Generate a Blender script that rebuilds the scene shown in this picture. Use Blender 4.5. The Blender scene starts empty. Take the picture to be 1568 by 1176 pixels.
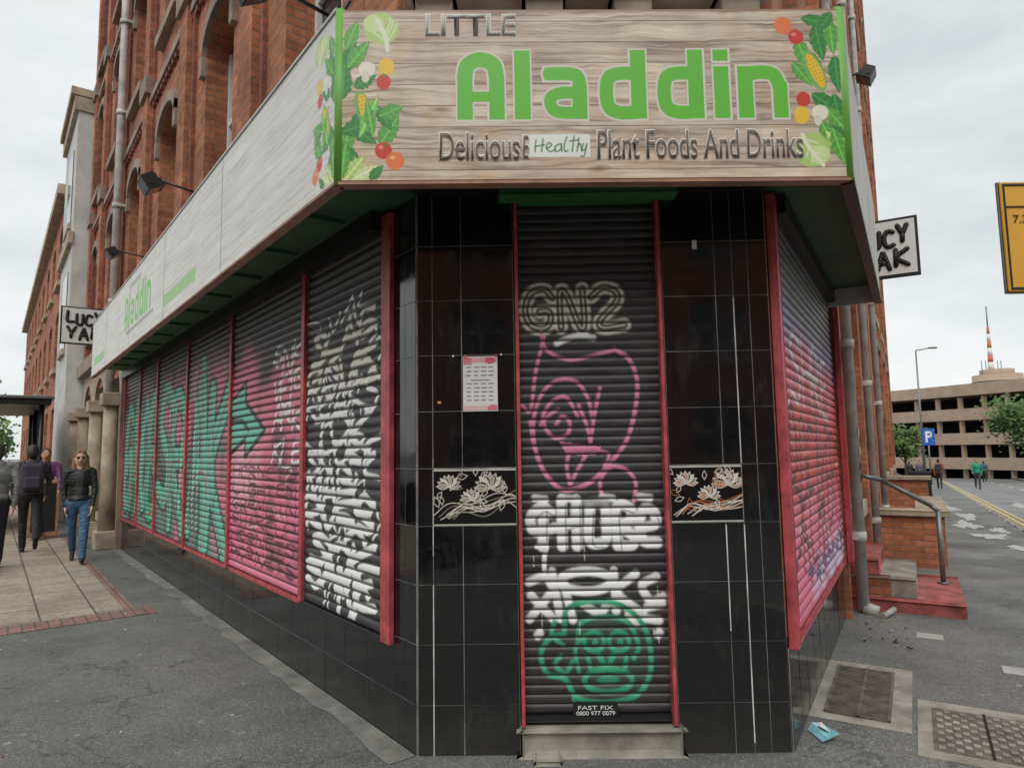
import bpy, bmesh, math, random
import numpy as np
from mathutils import Vector, Matrix
random.seed(7); rng=np.random.default_rng(7)
D=bpy.data; scene=bpy.context.scene; COL=scene.collection
def lin(v):
    v=v/255.0
    return v/12.92 if v<=0.04045 else ((v+0.055)/1.055)**2.4
def c(r,g,b): return (lin(r),lin(g),lin(b))
# ------------------------------------------------------------ camera
TH=math.atan(100/1020); RHO=0.016
fw=Vector((0,math.cos(TH),math.sin(TH))); r0=Vector((1,0,0)); u0=Vector((0,-math.sin(TH),math.cos(TH)))
rt=r0*math.cos(RHO)-u0*math.sin(RHO); up=r0*math.sin(RHO)+u0*math.cos(RHO)
cd=D.cameras.new('camera'); cam=D.objects.new('camera',cd); COL.objects.link(cam); scene.camera=cam
M=Matrix((rt,up,-fw)).transposed().to_4x4(); M.translation=Vector((0,0,1.55)); cam.matrix_world=M
cd.sensor_width=36; cd.lens=1020/1568*36; cd.clip_end=3000; cd.clip_start=0.05
# ------------------------------------------------------------ frames
class Frame:
    def __init__(s,org,d,sg):
        s.o=Vector((org[0],org[1],0)); s.d=Vector((d[0],d[1],0)).normalized(); s.y=Vector((0,0,1)).cross(s.d); s.sg=sg
        s.M=Matrix((s.d,s.y,Vector((0,0,1)))).transposed().to_4x4(); s.M.translation=s.o
    def W(s,a,o,z=0): return s.o+s.d*a+s.y*(o*s.sg)+Vector((0,0,z))
class WF:
    sg=1; M=Matrix.Identity(4)
    def W(s,a,o,z=0): return Vector((a,o,z))
WORLD=WF()
FF=Frame((-0.51,3.578),(1.905,-0.024),-1)
FL=Frame((-0.51,3.578),(-0.6157,0.788),1)
FR=Frame((1.395,3.554),(0.5135,0.858),-1)
SG=Frame((-0.80,3.04),(2.425,0.045),-1)      # front sign board
SL=Frame((-0.80,3.04),(-0.6157,0.788),1)     # left fascia
SR=Frame((1.625,3.085),(0.5135,0.858),-1)    # right fascia
ZT=3.665; ZH=0.85; SW=2.425
def gz(x,y):
    v=Vector((x,y,0))-FR.o; t=v.dot(FR.d); o=-v.dot(FR.y)
    k=min(1,max(0,(o+4)/3)); return -0.03*max(0,t-5)*k
# ------------------------------------------------------------ objects
def empty(name):
    e=D.objects.new(name,None); COL.objects.link(e); e.empty_display_size=0.2; return e
class MB:
    def __init__(s,fr=WORLD): s.fr=fr; s.bm=bmesh.new(); s.mats=[]
    def mi(s,m):
        if m not in s.mats: s.mats.append(m)
        return s.mats.index(m)
    def p(s,a,o,z): return Vector((a,o*s.fr.sg,z))
    def quad(s,pts,m):
        f=s.bm.faces.new([s.bm.verts.new(s.p(*q)) for q in pts]); f.material_index=s.mi(m); return f
    def box(s,a0,a1,o0,o1,z0,z1,m,bev=0):
        r=bmesh.ops.create_cube(s.bm,size=1)
        vs=r['verts']
        for v in vs:
            v.co=s.p((a0+a1)/2+v.co.x*(a1-a0),(o0+o1)/2+v.co.y*(o1-o0),(z0+z1)/2+v.co.z*(z1-z0))
        fs={f for v in vs for f in v.link_faces}
        i=s.mi(m)
        for f in fs: f.material_index=i
        if bev:
            es={e for f in fs for e in f.edges}
            rr=bmesh.ops.bevel(s.bm,geom=list(es),offset=bev,segments=2,affect='EDGES',profile=0.5)
            for f in rr['faces']: f.material_index=i
    def xf(s,verts,mat,m):
        for v in verts:
            v.co=mat@v.co
        i=s.mi(m)
        for f in {f for v in verts for f in v.link_faces}: f.material_index=i
    def cyl(s,p0,p1,r,m,r2=None,n=12,smooth=True):
        a=s.p(*p0); b=s.p(*p1); d=b-a
        rr=bmesh.ops.create_cone(s.bm,cap_ends=True,segments=n,radius1=r,radius2=r if r2 is None else r2,depth=d.length)
        q=d.to_track_quat('Z','Y').to_matrix().to_4x4(); q.translation=(a+b)/2
        s.xf(rr['verts'],q,m)
        if smooth:
            for f in {f for v in rr['verts'] for f in v.link_faces}:
                if len(f.verts)==4: f.smooth=True
    def ell(s,p,r,m,rot=None,sub=2):
        rr=bmesh.ops.create_icosphere(s.bm,subdivisions=sub,radius=1)
        q=Matrix.Translation(s.p(*p))@(rot or Matrix.Identity(4))@Matrix.Diagonal((r[0],r[1],r[2],1))
        s.xf(rr['verts'],q,m)
        for f in {f for v in rr['verts'] for f in v.link_faces}: f.smooth=True
    def obox(s,mat,dims,m,bev=0):
        r=bmesh.ops.create_cube(s.bm,size=1); vs=r['verts']
        s.xf(vs,mat@Matrix.Diagonal((*dims,1)),m)
    def build(s,name,parent=None,recalc=True):
        if recalc: bmesh.ops.recalc_face_normals(s.bm,faces=s.bm.faces)
        me=D.meshes.new(name); s.bm.to_mesh(me); s.bm.free()
        for m in s.mats: me.materials.append(m)
        ob=D.objects.new(name,me); COL.objects.link(ob); ob.matrix_world=s.fr.M
        if parent: ob.parent=parent
        return ob
# ------------------------------------------------------------ materials
def nm(name,rough=0.7,spec=None):
    m=D.materials.new(name); m.use_nodes=True; n=m.node_tree.nodes; b=n['Principled BSDF']; b.inputs['Roughness'].default_value=rough
    if spec is not None: b.inputs['Specular IOR Level'].default_value=spec
    return m,n,m.node_tree.links,b
def noise(n,l,vec,scale,detail=6,rough=0.6):
    t=n.new('ShaderNodeTexNoise'); t.inputs['Scale'].default_value=scale; t.inputs['Detail'].default_value=detail; t.inputs['Roughness'].default_value=rough
    l.new(vec,t.inputs['Vector']); return t.outputs['Fac']
def ramp(n,l,fac,stops):
    r=n.new('ShaderNodeValToRGB'); e=r.color_ramp.elements
    while len(e)<len(stops): e.new(0.5)
    for i,(p,col) in enumerate(stops):
        e[i].position=p; e[i].color=(*col,1)
    l.new(fac,r.inputs['Fac']); return r.outputs['Color']
def mixc(n,l,f,a,b,bt='MIX'):
    x=n.new('ShaderNodeMix'); x.data_type='RGBA'; x.blend_type=bt
    for v,i in ((f,0),(a,6),(b,7)):
        if hasattr(v,'is_linked'): l.new(v,x.inputs[i])
        else: x.inputs[i].default_value=v if i==0 else (*v,1)
    return x.outputs[2]
def mth(n,l,op,a,b=0.0):
    x=n.new('ShaderNodeMath'); x.operation=op
    for v,i in ((a,0),(b,1)):
        if hasattr(v,'is_linked'): l.new(v,x.inputs[i])
        else: x.inputs[i].default_value=v
    return x.outputs[0]
def bump(n,l,b,h,st=0.3,dist=0.01):
    x=n.new('ShaderNodeBump'); x.inputs['Strength'].default_value=st; x.inputs['Distance'].default_value=dist
    l.new(h,x.inputs['Height']); l.new(x.outputs['Normal'],b.inputs['Normal'])
def objc(n,l,scale=None):
    t=n.new('ShaderNodeTexCoord').outputs['Object']
    if scale is None: return t
    mp=n.new('ShaderNodeMapping'); mp.inputs['Scale'].default_value=scale; l.new(t,mp.inputs['Vector']); return mp.outputs['Vector']
def simple(name,col,rough=0.6,var=0.25,scale=6,bst=0.15,metal=0,spec=None):
    m,n,l,b=nm(name,rough,spec); v=objc(n,l); f=noise(n,l,v,scale,4)
    lo=tuple(x*(1-var) for x in col); hi=tuple(min(1,x*(1+var)) for x in col)
    l.new(ramp(n,l,f,[(0.3,lo),(0.7,hi)]),b.inputs['Base Color'])
    if bst: bump(n,l,b,noise(n,l,v,scale*12,3),bst,0.004)
    b.inputs['Metallic'].default_value=metal
    return m
def brickmat(name,c1,c2,mort,bw=0.225,rh=0.075,ms=0.006,vertical=True,dirt=0.5,off=0.5,rough=0.85):
    m,n,l,b=nm(name,rough); t=objc(n,l)
    if vertical:
        sp=n.new('ShaderNodeSeparateXYZ'); l.new(t,sp.inputs[0]); cb=n.new('ShaderNodeCombineXYZ')
        l.new(mth(n,l,'ADD',sp.outputs[0],sp.outputs[1]),cb.inputs[0]); l.new(sp.outputs[2],cb.inputs[1]); vec=cb.outputs[0]
    else: vec=t
    br=n.new('ShaderNodeTexBrick'); l.new(vec,br.inputs['Vector']); br.offset=off
    br.inputs['Scale'].default_value=1; br.inputs['Brick Width'].default_value=bw; br.inputs['Row Height'].default_value=rh
    br.inputs['Mortar Size'].default_value=ms; br.inputs['Mortar Smooth'].default_value=0.3; br.inputs['Bias'].default_value=0.0
    br.inputs['Color1'].default_value=(*c1,1); br.inputs['Color2'].default_value=(*c2,1); br.inputs['Mortar'].default_value=(*mort,1)
    f=noise(n,l,t,1.3,6,0.7); g=ramp(n,l,f,[(0.3,(1-dirt,)*3),(0.62,(1.1,1.1,1.1))])
    f2=noise(n,l,t,14,4,0.7); g2=ramp(n,l,f2,[(0.3,(0.7,)*3),(0.7,(1.15,)*3)])
    l.new(mixc(n,l,1.0,mixc(n,l,1.0,br.outputs['Color'],g,'MULTIPLY'),g2,'MULTIPLY'),b.inputs['Base Color'])
    h=mth(n,l,'SUBTRACT',mth(n,l,'MULTIPLY',f2,0.4),br.outputs['Fac']); bump(n,l,b,h,0.6,0.008)
    return m
BRICK=brickmat('red_brick',(0.56,0.205,0.095),(0.36,0.115,0.055),(0.22,0.16,0.13),dirt=.48)
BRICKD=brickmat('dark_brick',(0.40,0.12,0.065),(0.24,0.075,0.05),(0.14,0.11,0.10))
BUFF=brickmat('paving_slab',(0.46,0.38,0.28),(0.36,0.31,0.24),(0.13,0.12,0.10),0.60,0.45,0.010,False,0.35)
REDPAV=brickmat('red_paviour',(0.36,0.20,0.155),(0.27,0.155,0.13),(0.14,0.12,0.11),0.2,0.1,0.008,False,0.3)
STONE=simple('sandstone',(0.42,0.34,0.25),0.85,0.35,3,0.3)
DSTONE=simple('sooty_stone',(0.29,0.225,0.17),0.85,0.35,3,0.3)
GREYR=simple('grey_render',(0.55,0.55,0.52),0.85,0.15,2,0.2)
PIPE=simple('pipe_paint',(0.50,0.48,0.45),0.5,0.3,5,0.1)
REDP=simple('red_paint',(0.46,0.075,0.085),0.45,0.4,9,0.15)
GREENP=simple('green_paint',(0.05,0.20,0.06),0.5,0.3,4,0.1)
GREENB=simple('bright_green_paint',(0.16,0.42,0.06),0.5,0.15,4,0.05)
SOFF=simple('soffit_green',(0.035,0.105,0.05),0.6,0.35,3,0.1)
BLACKP=simple('black_paint',(0.016,0.016,0.017),0.4,0.3,5,0.1)
DARK=simple('dark_interior',(0.01,0.01,0.011),0.8,0.2,5,0)
WHITE=simple('white_paint',(0.75,0.75,0.73),0.5,0.06,5,0.05)
PAPER=simple('paper',(0.78,0.77,0.75),0.7,0.03,20,0)
YEL=simple('yellow_sign_face',(0.76,0.40,0.04),0.4,0.05,5,0)
INK=simple('black_ink',(0.012,0.012,0.012),0.5,0.1,5,0)
STEEL=simple('grey_steel',(0.20,0.22,0.22),0.4,0.2,8,0.1,0.6)
CONC=simple('concrete',(0.31,0.285,0.245),0.85,0.4,5,0.4)
CONCB=simple('beige_concrete',(0.42,0.31,0.23),0.85,0.12,1,0.1)
GROUT=simple('tile_grout',(0.30,0.30,0.285),0.8,0.6,6,0)
TRIM=simple('timber_trim',(0.36,0.19,0.12),0.6,0.35,7,0.2)
REDSTEP=simple('red_step_paint',(0.38,0.10,0.085),0.7,0.5,6,0.4)
BLUE=simple('blue_sign',(0.02,0.11,0.42),0.4,0.05,5,0)
m,n,l,b=nm('window_glass',0.08,0.6)
gl=objc(n,l); l.new(ramp(n,l,noise(n,l,gl,0.9,3),[(0.3,(0.015,0.02,0.024)),(0.7,(0.06,0.07,0.075))]),b.inputs['Base Color']); GLASS=m
# black polished granite tile
m,n,l,b=nm('black_granite_tile',0.08,0.75); v=objc(n,l)
vo=n.new('ShaderNodeTexVoronoi'); vo.inputs['Scale'].default_value=150; l.new(v,vo.inputs['Vector'])
sp=ramp(n,l,vo.outputs['Distance'],[(0.0,(0.07,0.066,0.058)),(0.17,(0.007,0.007,0.0075))])
dr=ramp(n,l,noise(n,l,objc(n,l,(3,3,1.2)),2.2,8,0.72),[(0.54,(0,0,0)),(0.80,(0.035,0.034,0.032))])
sx_=n.new('ShaderNodeSeparateXYZ'); l.new(v,sx_.inputs[0]); gr=mth(n,l,'MULTIPLY',ramp(n,l,mth(n,l,'ADD',sx_.outputs[2],mth(n,l,'MULTIPLY',noise(n,l,v,7,5),.35)),[(0.15,(1,1,1)),(0.45,(0,0,0))]),.5)
base=mixc(n,l,1.0,sp,dr,'ADD'); l.new(mixc(n,l,gr,base,(0.05,0.047,0.042)),b.inputs['Base Color'])
l.new(ramp(n,l,mth(n,l,'ADD',noise(n,l,v,5,5,0.7),mth(n,l,'MULTIPLY',gr,.5)),[(0.42,(0.035,)*3),(0.85,(0.30,)*3)]),b.inputs['Roughness'])
bump(n,l,b,noise(n,l,v,3.0,2),0.12,0.01); TILE=m
# asphalt
def asphalt(name,lo,hi,gum=True,rough=0.8):
    m,n,l,b=nm(name,rough); v=objc(n,l)
    big=ramp(n,l,noise(n,l,v,0.5,10,0.75),[(0.36,lo),(0.64,hi)])
    vo=n.new('ShaderNodeTexVoronoi'); vo.inputs['Scale'].default_value=130; l.new(v,vo.inputs['Vector'])
    hsv=n.new('ShaderNodeSeparateColor'); l.new(vo.outputs['Color'],hsv.inputs[0])
    agg=ramp(n,l,hsv.outputs[0],[(0.0,(0.66,)*3),(0.82,(1.05,)*3),(0.95,(1.6,1.57,1.5))])
    col=mixc(n,l,1.0,big,agg,'MULTIPLY')
    if gum:
        for (sc,k_,th) in ((6.5,0.30,.42),(15,0.26,.5)):
            g=n.new('ShaderNodeTexVoronoi'); g.inputs['Scale'].default_value=sc; l.new(v,g.inputs['Vector'])
            gs=n.new('ShaderNodeSeparateColor'); l.new(g.outputs['Color'],gs.inputs[0])
            rad=mth(n,l,'MULTIPLY',mth(n,l,'SUBTRACT',gs.outputs[0],th),k_)
            dd=mth(n,l,'ADD',g.outputs['Distance'],mth(n,l,'MULTIPLY',noise(n,l,v,40,3),0.06))
            mk=mth(n,l,'LESS_THAN',dd,rad)
            col=mixc(n,l,mth(n,l,'MULTIPLY',mth(n,l,'MULTIPLY',mk,gs.outputs[1]),0.8),col,(0.44,0.43,0.39))
    cr=n.new('ShaderNodeTexVoronoi'); cr.feature='DISTANCE_TO_EDGE'; cr.inputs['Scale'].default_value=0.42
    wv=n.new('ShaderNodeVectorMath'); wv.operation='ADD'; nz=n.new('ShaderNodeTexNoise'); nz.inputs['Scale'].default_value=2.5; nz.inputs['Detail'].default_value=5; l.new(v,nz.inputs['Vector'])
    l.new(v,wv.inputs[0]); l.new(nz.outputs['Color'],wv.inputs[1]); l.new(wv.outputs[0],cr.inputs['Vector'])
    ck=mth(n,l,'LESS_THAN',cr.outputs['Distance'],0.005)
    col=mixc(n,l,mth(n,l,'MULTIPLY',ck,0.5),col,(0.05,0.05,0.05))
    l.new(col,b.inputs['Base Color'])
    l.new(ramp(n,l,noise(n,l,v,0.9,4),[(0.35,(0.42,)*3),(0.65,(0.85,)*3)]),b.inputs['Roughness'])
    bump(n,l,b,vo.outputs['Distance'],0.45,0.003)
    return m
ASPH=asphalt('pavement_asphalt',(0.105,0.108,0.107),(0.205,0.203,0.192))
ROADM=asphalt('road_asphalt',(0.15,0.15,0.15),(0.25,0.25,0.245),False)
def paintmat(name,kind):
    m,n,l,b=nm(name,0.5); v=objc(n,l)
    at=n.new('ShaderNodeAttribute'); at.attribute_name='paint'
    alpha=at.outputs['Alpha']
    if kind=='metal':
        base=ramp(n,l,noise(n,l,objc(n,l,(2,2,9)),2.5,7,0.7),[(0.3,(0.022,0.020,0.021)),(0.7,(0.066,0.060,0.060))]); b.inputs['Roughness'].default_value=0.42
        b.inputs['Specular IOR Level'].default_value=0.45
        wear=ramp(n,l,noise(n,l,v,9,7,0.75),[(0.25,(.55,)*3),(0.40,(1,)*3)]); alpha=mth(n,l,'MULTIPLY',alpha,wear)
    elif kind=='tile':
        base=mixc(n,l,0.0,(0.010,0.010,0.011),(0,0,0)); b.inputs['Roughness'].default_value=0.1
    elif kind=='paper':
        base=mixc(n,l,0.0,(0.76,0.75,0.73),(0,0,0)); b.inputs['Roughness'].default_value=0.6
    else:
        PH_=0.106
        sx=n.new('ShaderNodeSeparateXYZ'); l.new(v,sx.inputs[0])
        pl=mth(n,l,'FLOOR',mth(n,l,'DIVIDE',sx.outputs[2],PH_))
        wob=mth(n,l,'MULTIPLY',noise(n,l,objc(n,l,(2.2,2.2,5)),1.0,3),.09)
        zz_=mth(n,l,'ADD',sx.outputs[2],wob)
        cb=n.new('ShaderNodeCombineXYZ'); l.new(mth(n,l,'ADD',mth(n,l,'MULTIPLY',sx.outputs[0],0.9),mth(n,l,'MULTIPLY',pl,7.3)),cb.inputs[0]); l.new(mth(n,l,'MULTIPLY',zz_,24),cb.inputs[2])
        g=noise(n,l,cb.outputs[0],1.5,8,0.66)
        cb2=n.new('ShaderNodeCombineXYZ'); l.new(mth(n,l,'MULTIPLY',sx.outputs[0],1.6),cb2.inputs[0]); l.new(mth(n,l,'MULTIPLY',pl,3.7),cb2.inputs[1]); tone=noise(n,l,cb2.outputs[0],1.4,3)
        if kind=='wood': st=[(0.30,c(96,80,72)),(0.39,c(156,136,120)),(0.50,c(202,186,168)),(0.70,c(234,222,206))]
        else: st=[(0.30,c(178,172,166)),(0.45,c(214,211,206)),(0.7,c(232,232,228))]
        base=ramp(n,l,g,st)
        tn=ramp(n,l,tone,[(0.35,(0.76,0.71,0.70)),(0.65,(1.14,1.12,1.08))] if kind=='wood' else [(0.35,(0.93,0.92,0.9)),(0.65,(1.04,1.04,1.04))])
        base=mixc(n,l,1.0,base,tn,'MULTIPLY')
        if kind=='wood':
            war=noise(n,l,cb2.outputs[0],3.1,2); base=mixc(n,l,mth(n,l,'MULTIPLY',ramp(n,l,war,[(.5,(0,0,0)),(.7,(1,1,1))]),.35),base,c(206,164,112))
        fr=mth(n,l,'FRACT',mth(n,l,'DIVIDE',sx.outputs[2],PH_)); ln=mth(n,l,'LESS_THAN',fr,0.045)
        base=mixc(n,l,mth(n,l,'MULTIPLY',ln,0.7 if kind=='wood' else 0.3),base,c(78,60,50))
        vk=n.new('ShaderNodeTexVoronoi'); vk.inputs['Scale'].default_value=1; cb3=n.new('ShaderNodeCombineXYZ')
        l.new(mth(n,l,'MULTIPLY',sx.outputs[0],2.3),cb3.inputs[0]); l.new(mth(n,l,'MULTIPLY',zz_,9),cb3.inputs[2]); l.new(cb3.outputs[0],vk.inputs['Vector'])
        kn=ramp(n,l,vk.outputs['Distance'],[(0.03,(1,1,1)),(0.17,(0,0,0))])
        base=mixc(n,l,mth(n,l,'MULTIPLY',kn,0.75 if kind=='wood' else 0.12),base,c(122,78,42))
        b.inputs['Roughness'].default_value=0.4
    l.new(mixc(n,l,alpha,base,at.outputs['Color']),b.inputs['Base Color'])
    return m
PM=paintmat('painted_shutter_steel','metal'); PW=paintmat('printed_wood_sign','wood'); PWL=paintmat('faded_wood_sign','faded')
PT=paintmat('decorated_tile','tile'); PP=paintmat('printed_paper','paper')
# ------------------------------------------------------------ canvas
def spl(pts,n=7,closed=False):
    P=[np.array(p,float) for p in pts]
    if len(P)<3: return P
    if closed: Q=[P[-1]]+P+[P[0],P[1]]
    else: Q=[2*P[0]-P[1]]+P+[2*P[-1]-P[-2]]
    out=[]
    for i in range(1,len(Q)-2):
        a,b_,c_,d=Q[i-1],Q[i],Q[i+1],Q[i+2]
        for k in range(n):
            t=k/n; out.append(0.5*((2*b_)+(-a+c_)*t+(2*a-5*b_+4*c_-d)*t*t+(-a+3*b_-3*c_+d)*t**3))
    out.append(Q[-2]); return out
class Canvas:
    def __init__(s,X,Y):
        s.X=X; s.Y=Y; s.C=np.zeros((len(Y),len(X),3)); s.A=np.zeros((len(Y),len(X)))
    def rng(s,x0,x1,y0,y1):
        i0,i1=np.searchsorted(s.X,[x0,x1]); j0,j1=np.searchsorted(s.Y,[y0,y1]); return i0,i1,j0,j1
    def blend(s,sl,a,col):
        A=s.A[sl]; na=a+A*(1-a); C=s.C[sl]; col=np.array(col)
        s.C[sl]=(col*a[...,None]+C*(A*(1-a))[...,None])/np.maximum(na,1e-6)[...,None]; s.A[sl]=na
    def stroke(s,pts,w,col,soft=1.2,op=1.0,smooth=True,closed=False):
        P=spl(pts,7,closed) if smooth else [np.array(p,float) for p in pts]
        if closed: P=P+[P[0]]
        r=w/2+soft; xs=[p[0] for p in P]; ys=[p[1] for p in P]
        I0,I1,J0,J1=s.rng(min(xs)-r,max(xs)+r,min(ys)-r,max(ys)+r)
        if I1<=I0 or J1<=J0: return
        d=np.full((J1-J0,I1-I0),1e9)
        for p,q in zip(P[:-1],P[1:]):
            i0,i1,j0,j1=s.rng(min(p[0],q[0])-r,max(p[0],q[0])+r,min(p[1],q[1])-r,max(p[1],q[1])+r)
            if i1<=i0 or j1<=j0: continue
            x=s.X[i0:i1][None,:]-p[0]; y=s.Y[j0:j1][:,None]-p[1]; e=q-p; L=max(e@e,1e-9)
            t=np.clip((x*e[0]+y*e[1])/L,0,1); dd=np.hypot(x-t*e[0],y-t*e[1])
            v=d[j0-J0:j1-J0,i0-I0:i1-I0]; np.minimum(v,dd,out=v)
        a=np.clip((w/2+soft-d)/(2*soft),0,1); a=a*a*(3-2*a)*op
        s.blend((slice(J0,J1),slice(I0,I1)),a,col)
    def ell(s,cx,cy,rx,ry,col,ang=0,op=1.0,soft=0.12):
        R=max(rx,ry)*1.2; i0,i1,j0,j1=s.rng(cx-R,cx+R,cy-R,cy+R)
        if i1<=i0 or j1<=j0: return
        x=s.X[i0:i1][None,:]-cx; y=s.Y[j0:j1][:,None]-cy; ca,sa=math.cos(ang),math.sin(ang)
        d=np.hypot((x*ca+y*sa)/rx,(-x*sa+y*ca)/ry)
        s.blend((slice(j0,j1),slice(i0,i1)),np.clip((1-d)/soft+0.5,0,1)*op,col)
    def ring(s,cx,cy,rx,ry,w,col,ang=0,soft=1.2,op=1.0):
        pts=[(cx+rx*math.cos(t)*math.cos(ang)-ry*math.sin(t)*math.sin(ang),cy+rx*math.cos(t)*math.sin(ang)+ry*math.sin(t)*math.cos(ang)) for t in np.linspace(0,2*math.pi,28)]
        s.stroke(pts,w,col,soft,op,False)
    def poly(s,pts,col,op=1.0):
        xs=[p[0] for p in pts]; ys=[p[1] for p in pts]; i0,i1,j0,j1=s.rng(min(xs),max(xs),min(ys),max(ys))
        if i1<=i0 or j1<=j0: return
        x=s.X[i0:i1][None,:]; y=s.Y[j0:j1][:,None]; ins=np.zeros((j1-j0,i1-i0),bool)
        for (x1,y1),(x2,y2) in zip(pts,list(pts[1:])+[pts[0]]):
            if y1==y2: continue
            ins^=((y1>y)!=(y2>y))&(x<(x2-x1)*(y-y1)/(y2-y1)+x1)
        s.blend((slice(j0,j1),slice(i0,i1)),ins.astype(float)*op,col)
    def rect(s,x0,y0,x1,y1,col,op=1.0): s.poly([(x0,y0),(x1,y0),(x1,y1),(x0,y1)],col,op)
    def leaf(s,x,y,L,w,ang,col,vein=None):
        ca,sa=math.cos(ang),math.sin(ang); P=[]
        for t in np.linspace(0,1,12): P.append((t*L,w*math.sin(math.pi*t**0.8)*(1+0.12*math.sin(t*30))))
        for t in np.linspace(1,0,12): P.append((t*L,-w*math.sin(math.pi*t**0.8)*(1+0.12*math.sin(t*27))))
        s.poly([(x+a*ca-b*sa,y+a*sa+b*ca) for a,b in P],col)
        vein=vein or tuple(min(1,k*1.9+0.02) for k in col)
        s.stroke([(x,y),(x+L*.9*ca,y+L*.9*sa)],L*0.035,vein,L*0.02,1,False)
        for t in (0.25,0.45,0.65):
            for sg in (-1,1):
                bx,by=x+t*L*ca,y+t*L*sa; s.stroke([(bx,by),(bx+w*.9*(ca*0.6-sa*sg),by+w*.9*(sa*0.6+ca*sg))],L*0.02,vein,L*0.015,0.7,False)
GLY={'A':[[(0,1),(.45,0),(.55,0),(1,1)],[(.2,.62),(.85,.6)]],'B':[[(0,1),(.05,0),(.8,.1),(.75,.4),(.1,.48),(.95,.6),(.9,.95),(0,1)]],
'C':[[(1,.1),(.4,0),(0,.4),(.1,.85),(.5,1),(1,.9)]],'E':[[(1,0),(.2,.08),(0,.5),(.15,.95),(1,1)],[(0,.5),(.8,.45)]],'G':[[(1,.1),(.4,0),(0,.4),(.1,.9),(.6,1),(1,.8),(.95,.5),(.5,.52)]],
'H':[[(0,0),(.05,1)],[(1,0),(.95,1)],[(0,.5),(1,.45)]],'I':[[(.5,0),(.5,1)]],'K':[[(.05,0),(0,1)],[(1,0),(.1,.5),(1,1)]],'M':[[(0,1),(.1,0),(.5,.6),(.9,0),(1,1)]],
'N':[[(0,1),(.05,0),(.9,1),(1,0)]],'O':[[(.5,0),(.05,.25),(.05,.75),(.5,1),(.95,.75),(.95,.25),(.5,0)]],'P':[[(.05,1),(.05,0),(.9,.1),(.85,.5),(.1,.58)]],'R':[[(0,1),(.05,0),(.85,.1),(.75,.45),(.1,.5),(1,1)]],
'S':[[(1,.1),(.35,0),(.05,.28),(.9,.66),(.65,1),(0,.9)]],'T':[[(0,.05),(1,0)],[(.5,0),(.45,1)]],'U':[[(0,0),(.05,.85),(.5,1),(.95,.85),(1,0)]],'V':[[(0,0),(.5,1),(1,0)]],
'Y':[[(0,0),(.5,.5),(1,0)],[(.5,.5),(.45,1)]],'Z':[[(0,.05),(1,0),(.05,1),(1,.95)]],'L':[[(.05,0),(0,.95),(1,1)]],'W':[[(0,0),(.25,1),(.5,.4),(.75,1),(1,0)]],'2':[[(.05,.2),(.5,0),(.95,.25),(.05,1),(1,.95)]]}
def word(cv,txt,x,y,w,h,lw,col,soft=1.2,slant=0.0,gap=0.3,jit=0.06,op=1.0,rise=0.0,tail=0):
    n_=len(txt); cw=w/(n_+(n_-1)*gap)
    for k,ch in enumerate(txt):
        if ch not in GLY: continue
        bx=x+k*cw*(1+gap); dy=(random.random()-.5)*h*jit*2-rise*k; hh=h*(1+(random.random()-.5)*jit*3)
        for st in GLY[ch]:
            pts=[(bx+px*cw+slant*(1-py)*h+(random.random()-.5)*cw*jit,y+dy+py*hh+(random.random()-.5)*h*jit) for px,py in st]
            if tail and random.random()<.4: pts.append((pts[-1][0]+random.uniform(-1,1)*cw*tail,pts[-1][1]+random.uniform(.1,.5)*h*tail))
            cv.stroke(pts,lw,col,soft,op,smooth=True)
def grid_obj(name,fr,S,Z,O,cv,mat,gf=None,parent=None):
    nx,ny=len(S),len(Z); co=np.zeros((ny,nx,3)); co[...,0]=S[None,:]; co[...,1]=(O*fr.sg)[:,None]; co[...,2]=Z[:,None]
    me=D.meshes.new(name); me.vertices.add(nx*ny); me.vertices.foreach_set('co',co.ravel())
    i=np.arange((ny-1)*(nx-1)); r=i//(nx-1); q=i%(nx-1); a=r*nx+q
    F=np.stack([a,a+nx,a+nx+1,a+1],1).astype(np.int32)
    me.loops.add(F.size); me.loops.foreach_set('vertex_index',F.ravel()); me.polygons.add(len(F)); me.polygons.foreach_set('loop_start',np.arange(0,F.size,4,dtype=np.int32))
    me.update(calc_edges=True); me.validate()
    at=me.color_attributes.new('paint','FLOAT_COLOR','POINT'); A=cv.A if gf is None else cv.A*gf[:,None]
    rgba=np.concatenate([cv.C,A[...,None]],2).astype(np.float32); at.data.foreach_set('color',rgba.ravel())
    me.materials.append(mat); ob=D.objects.new(name,me); COL.objects.link(ob); ob.matrix_world=fr.M
    if parent: ob.parent=parent
    return ob
PH=np.array([0,.06,.16,.28,.40,.52,.64,.76,.88,.95]); 
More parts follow.
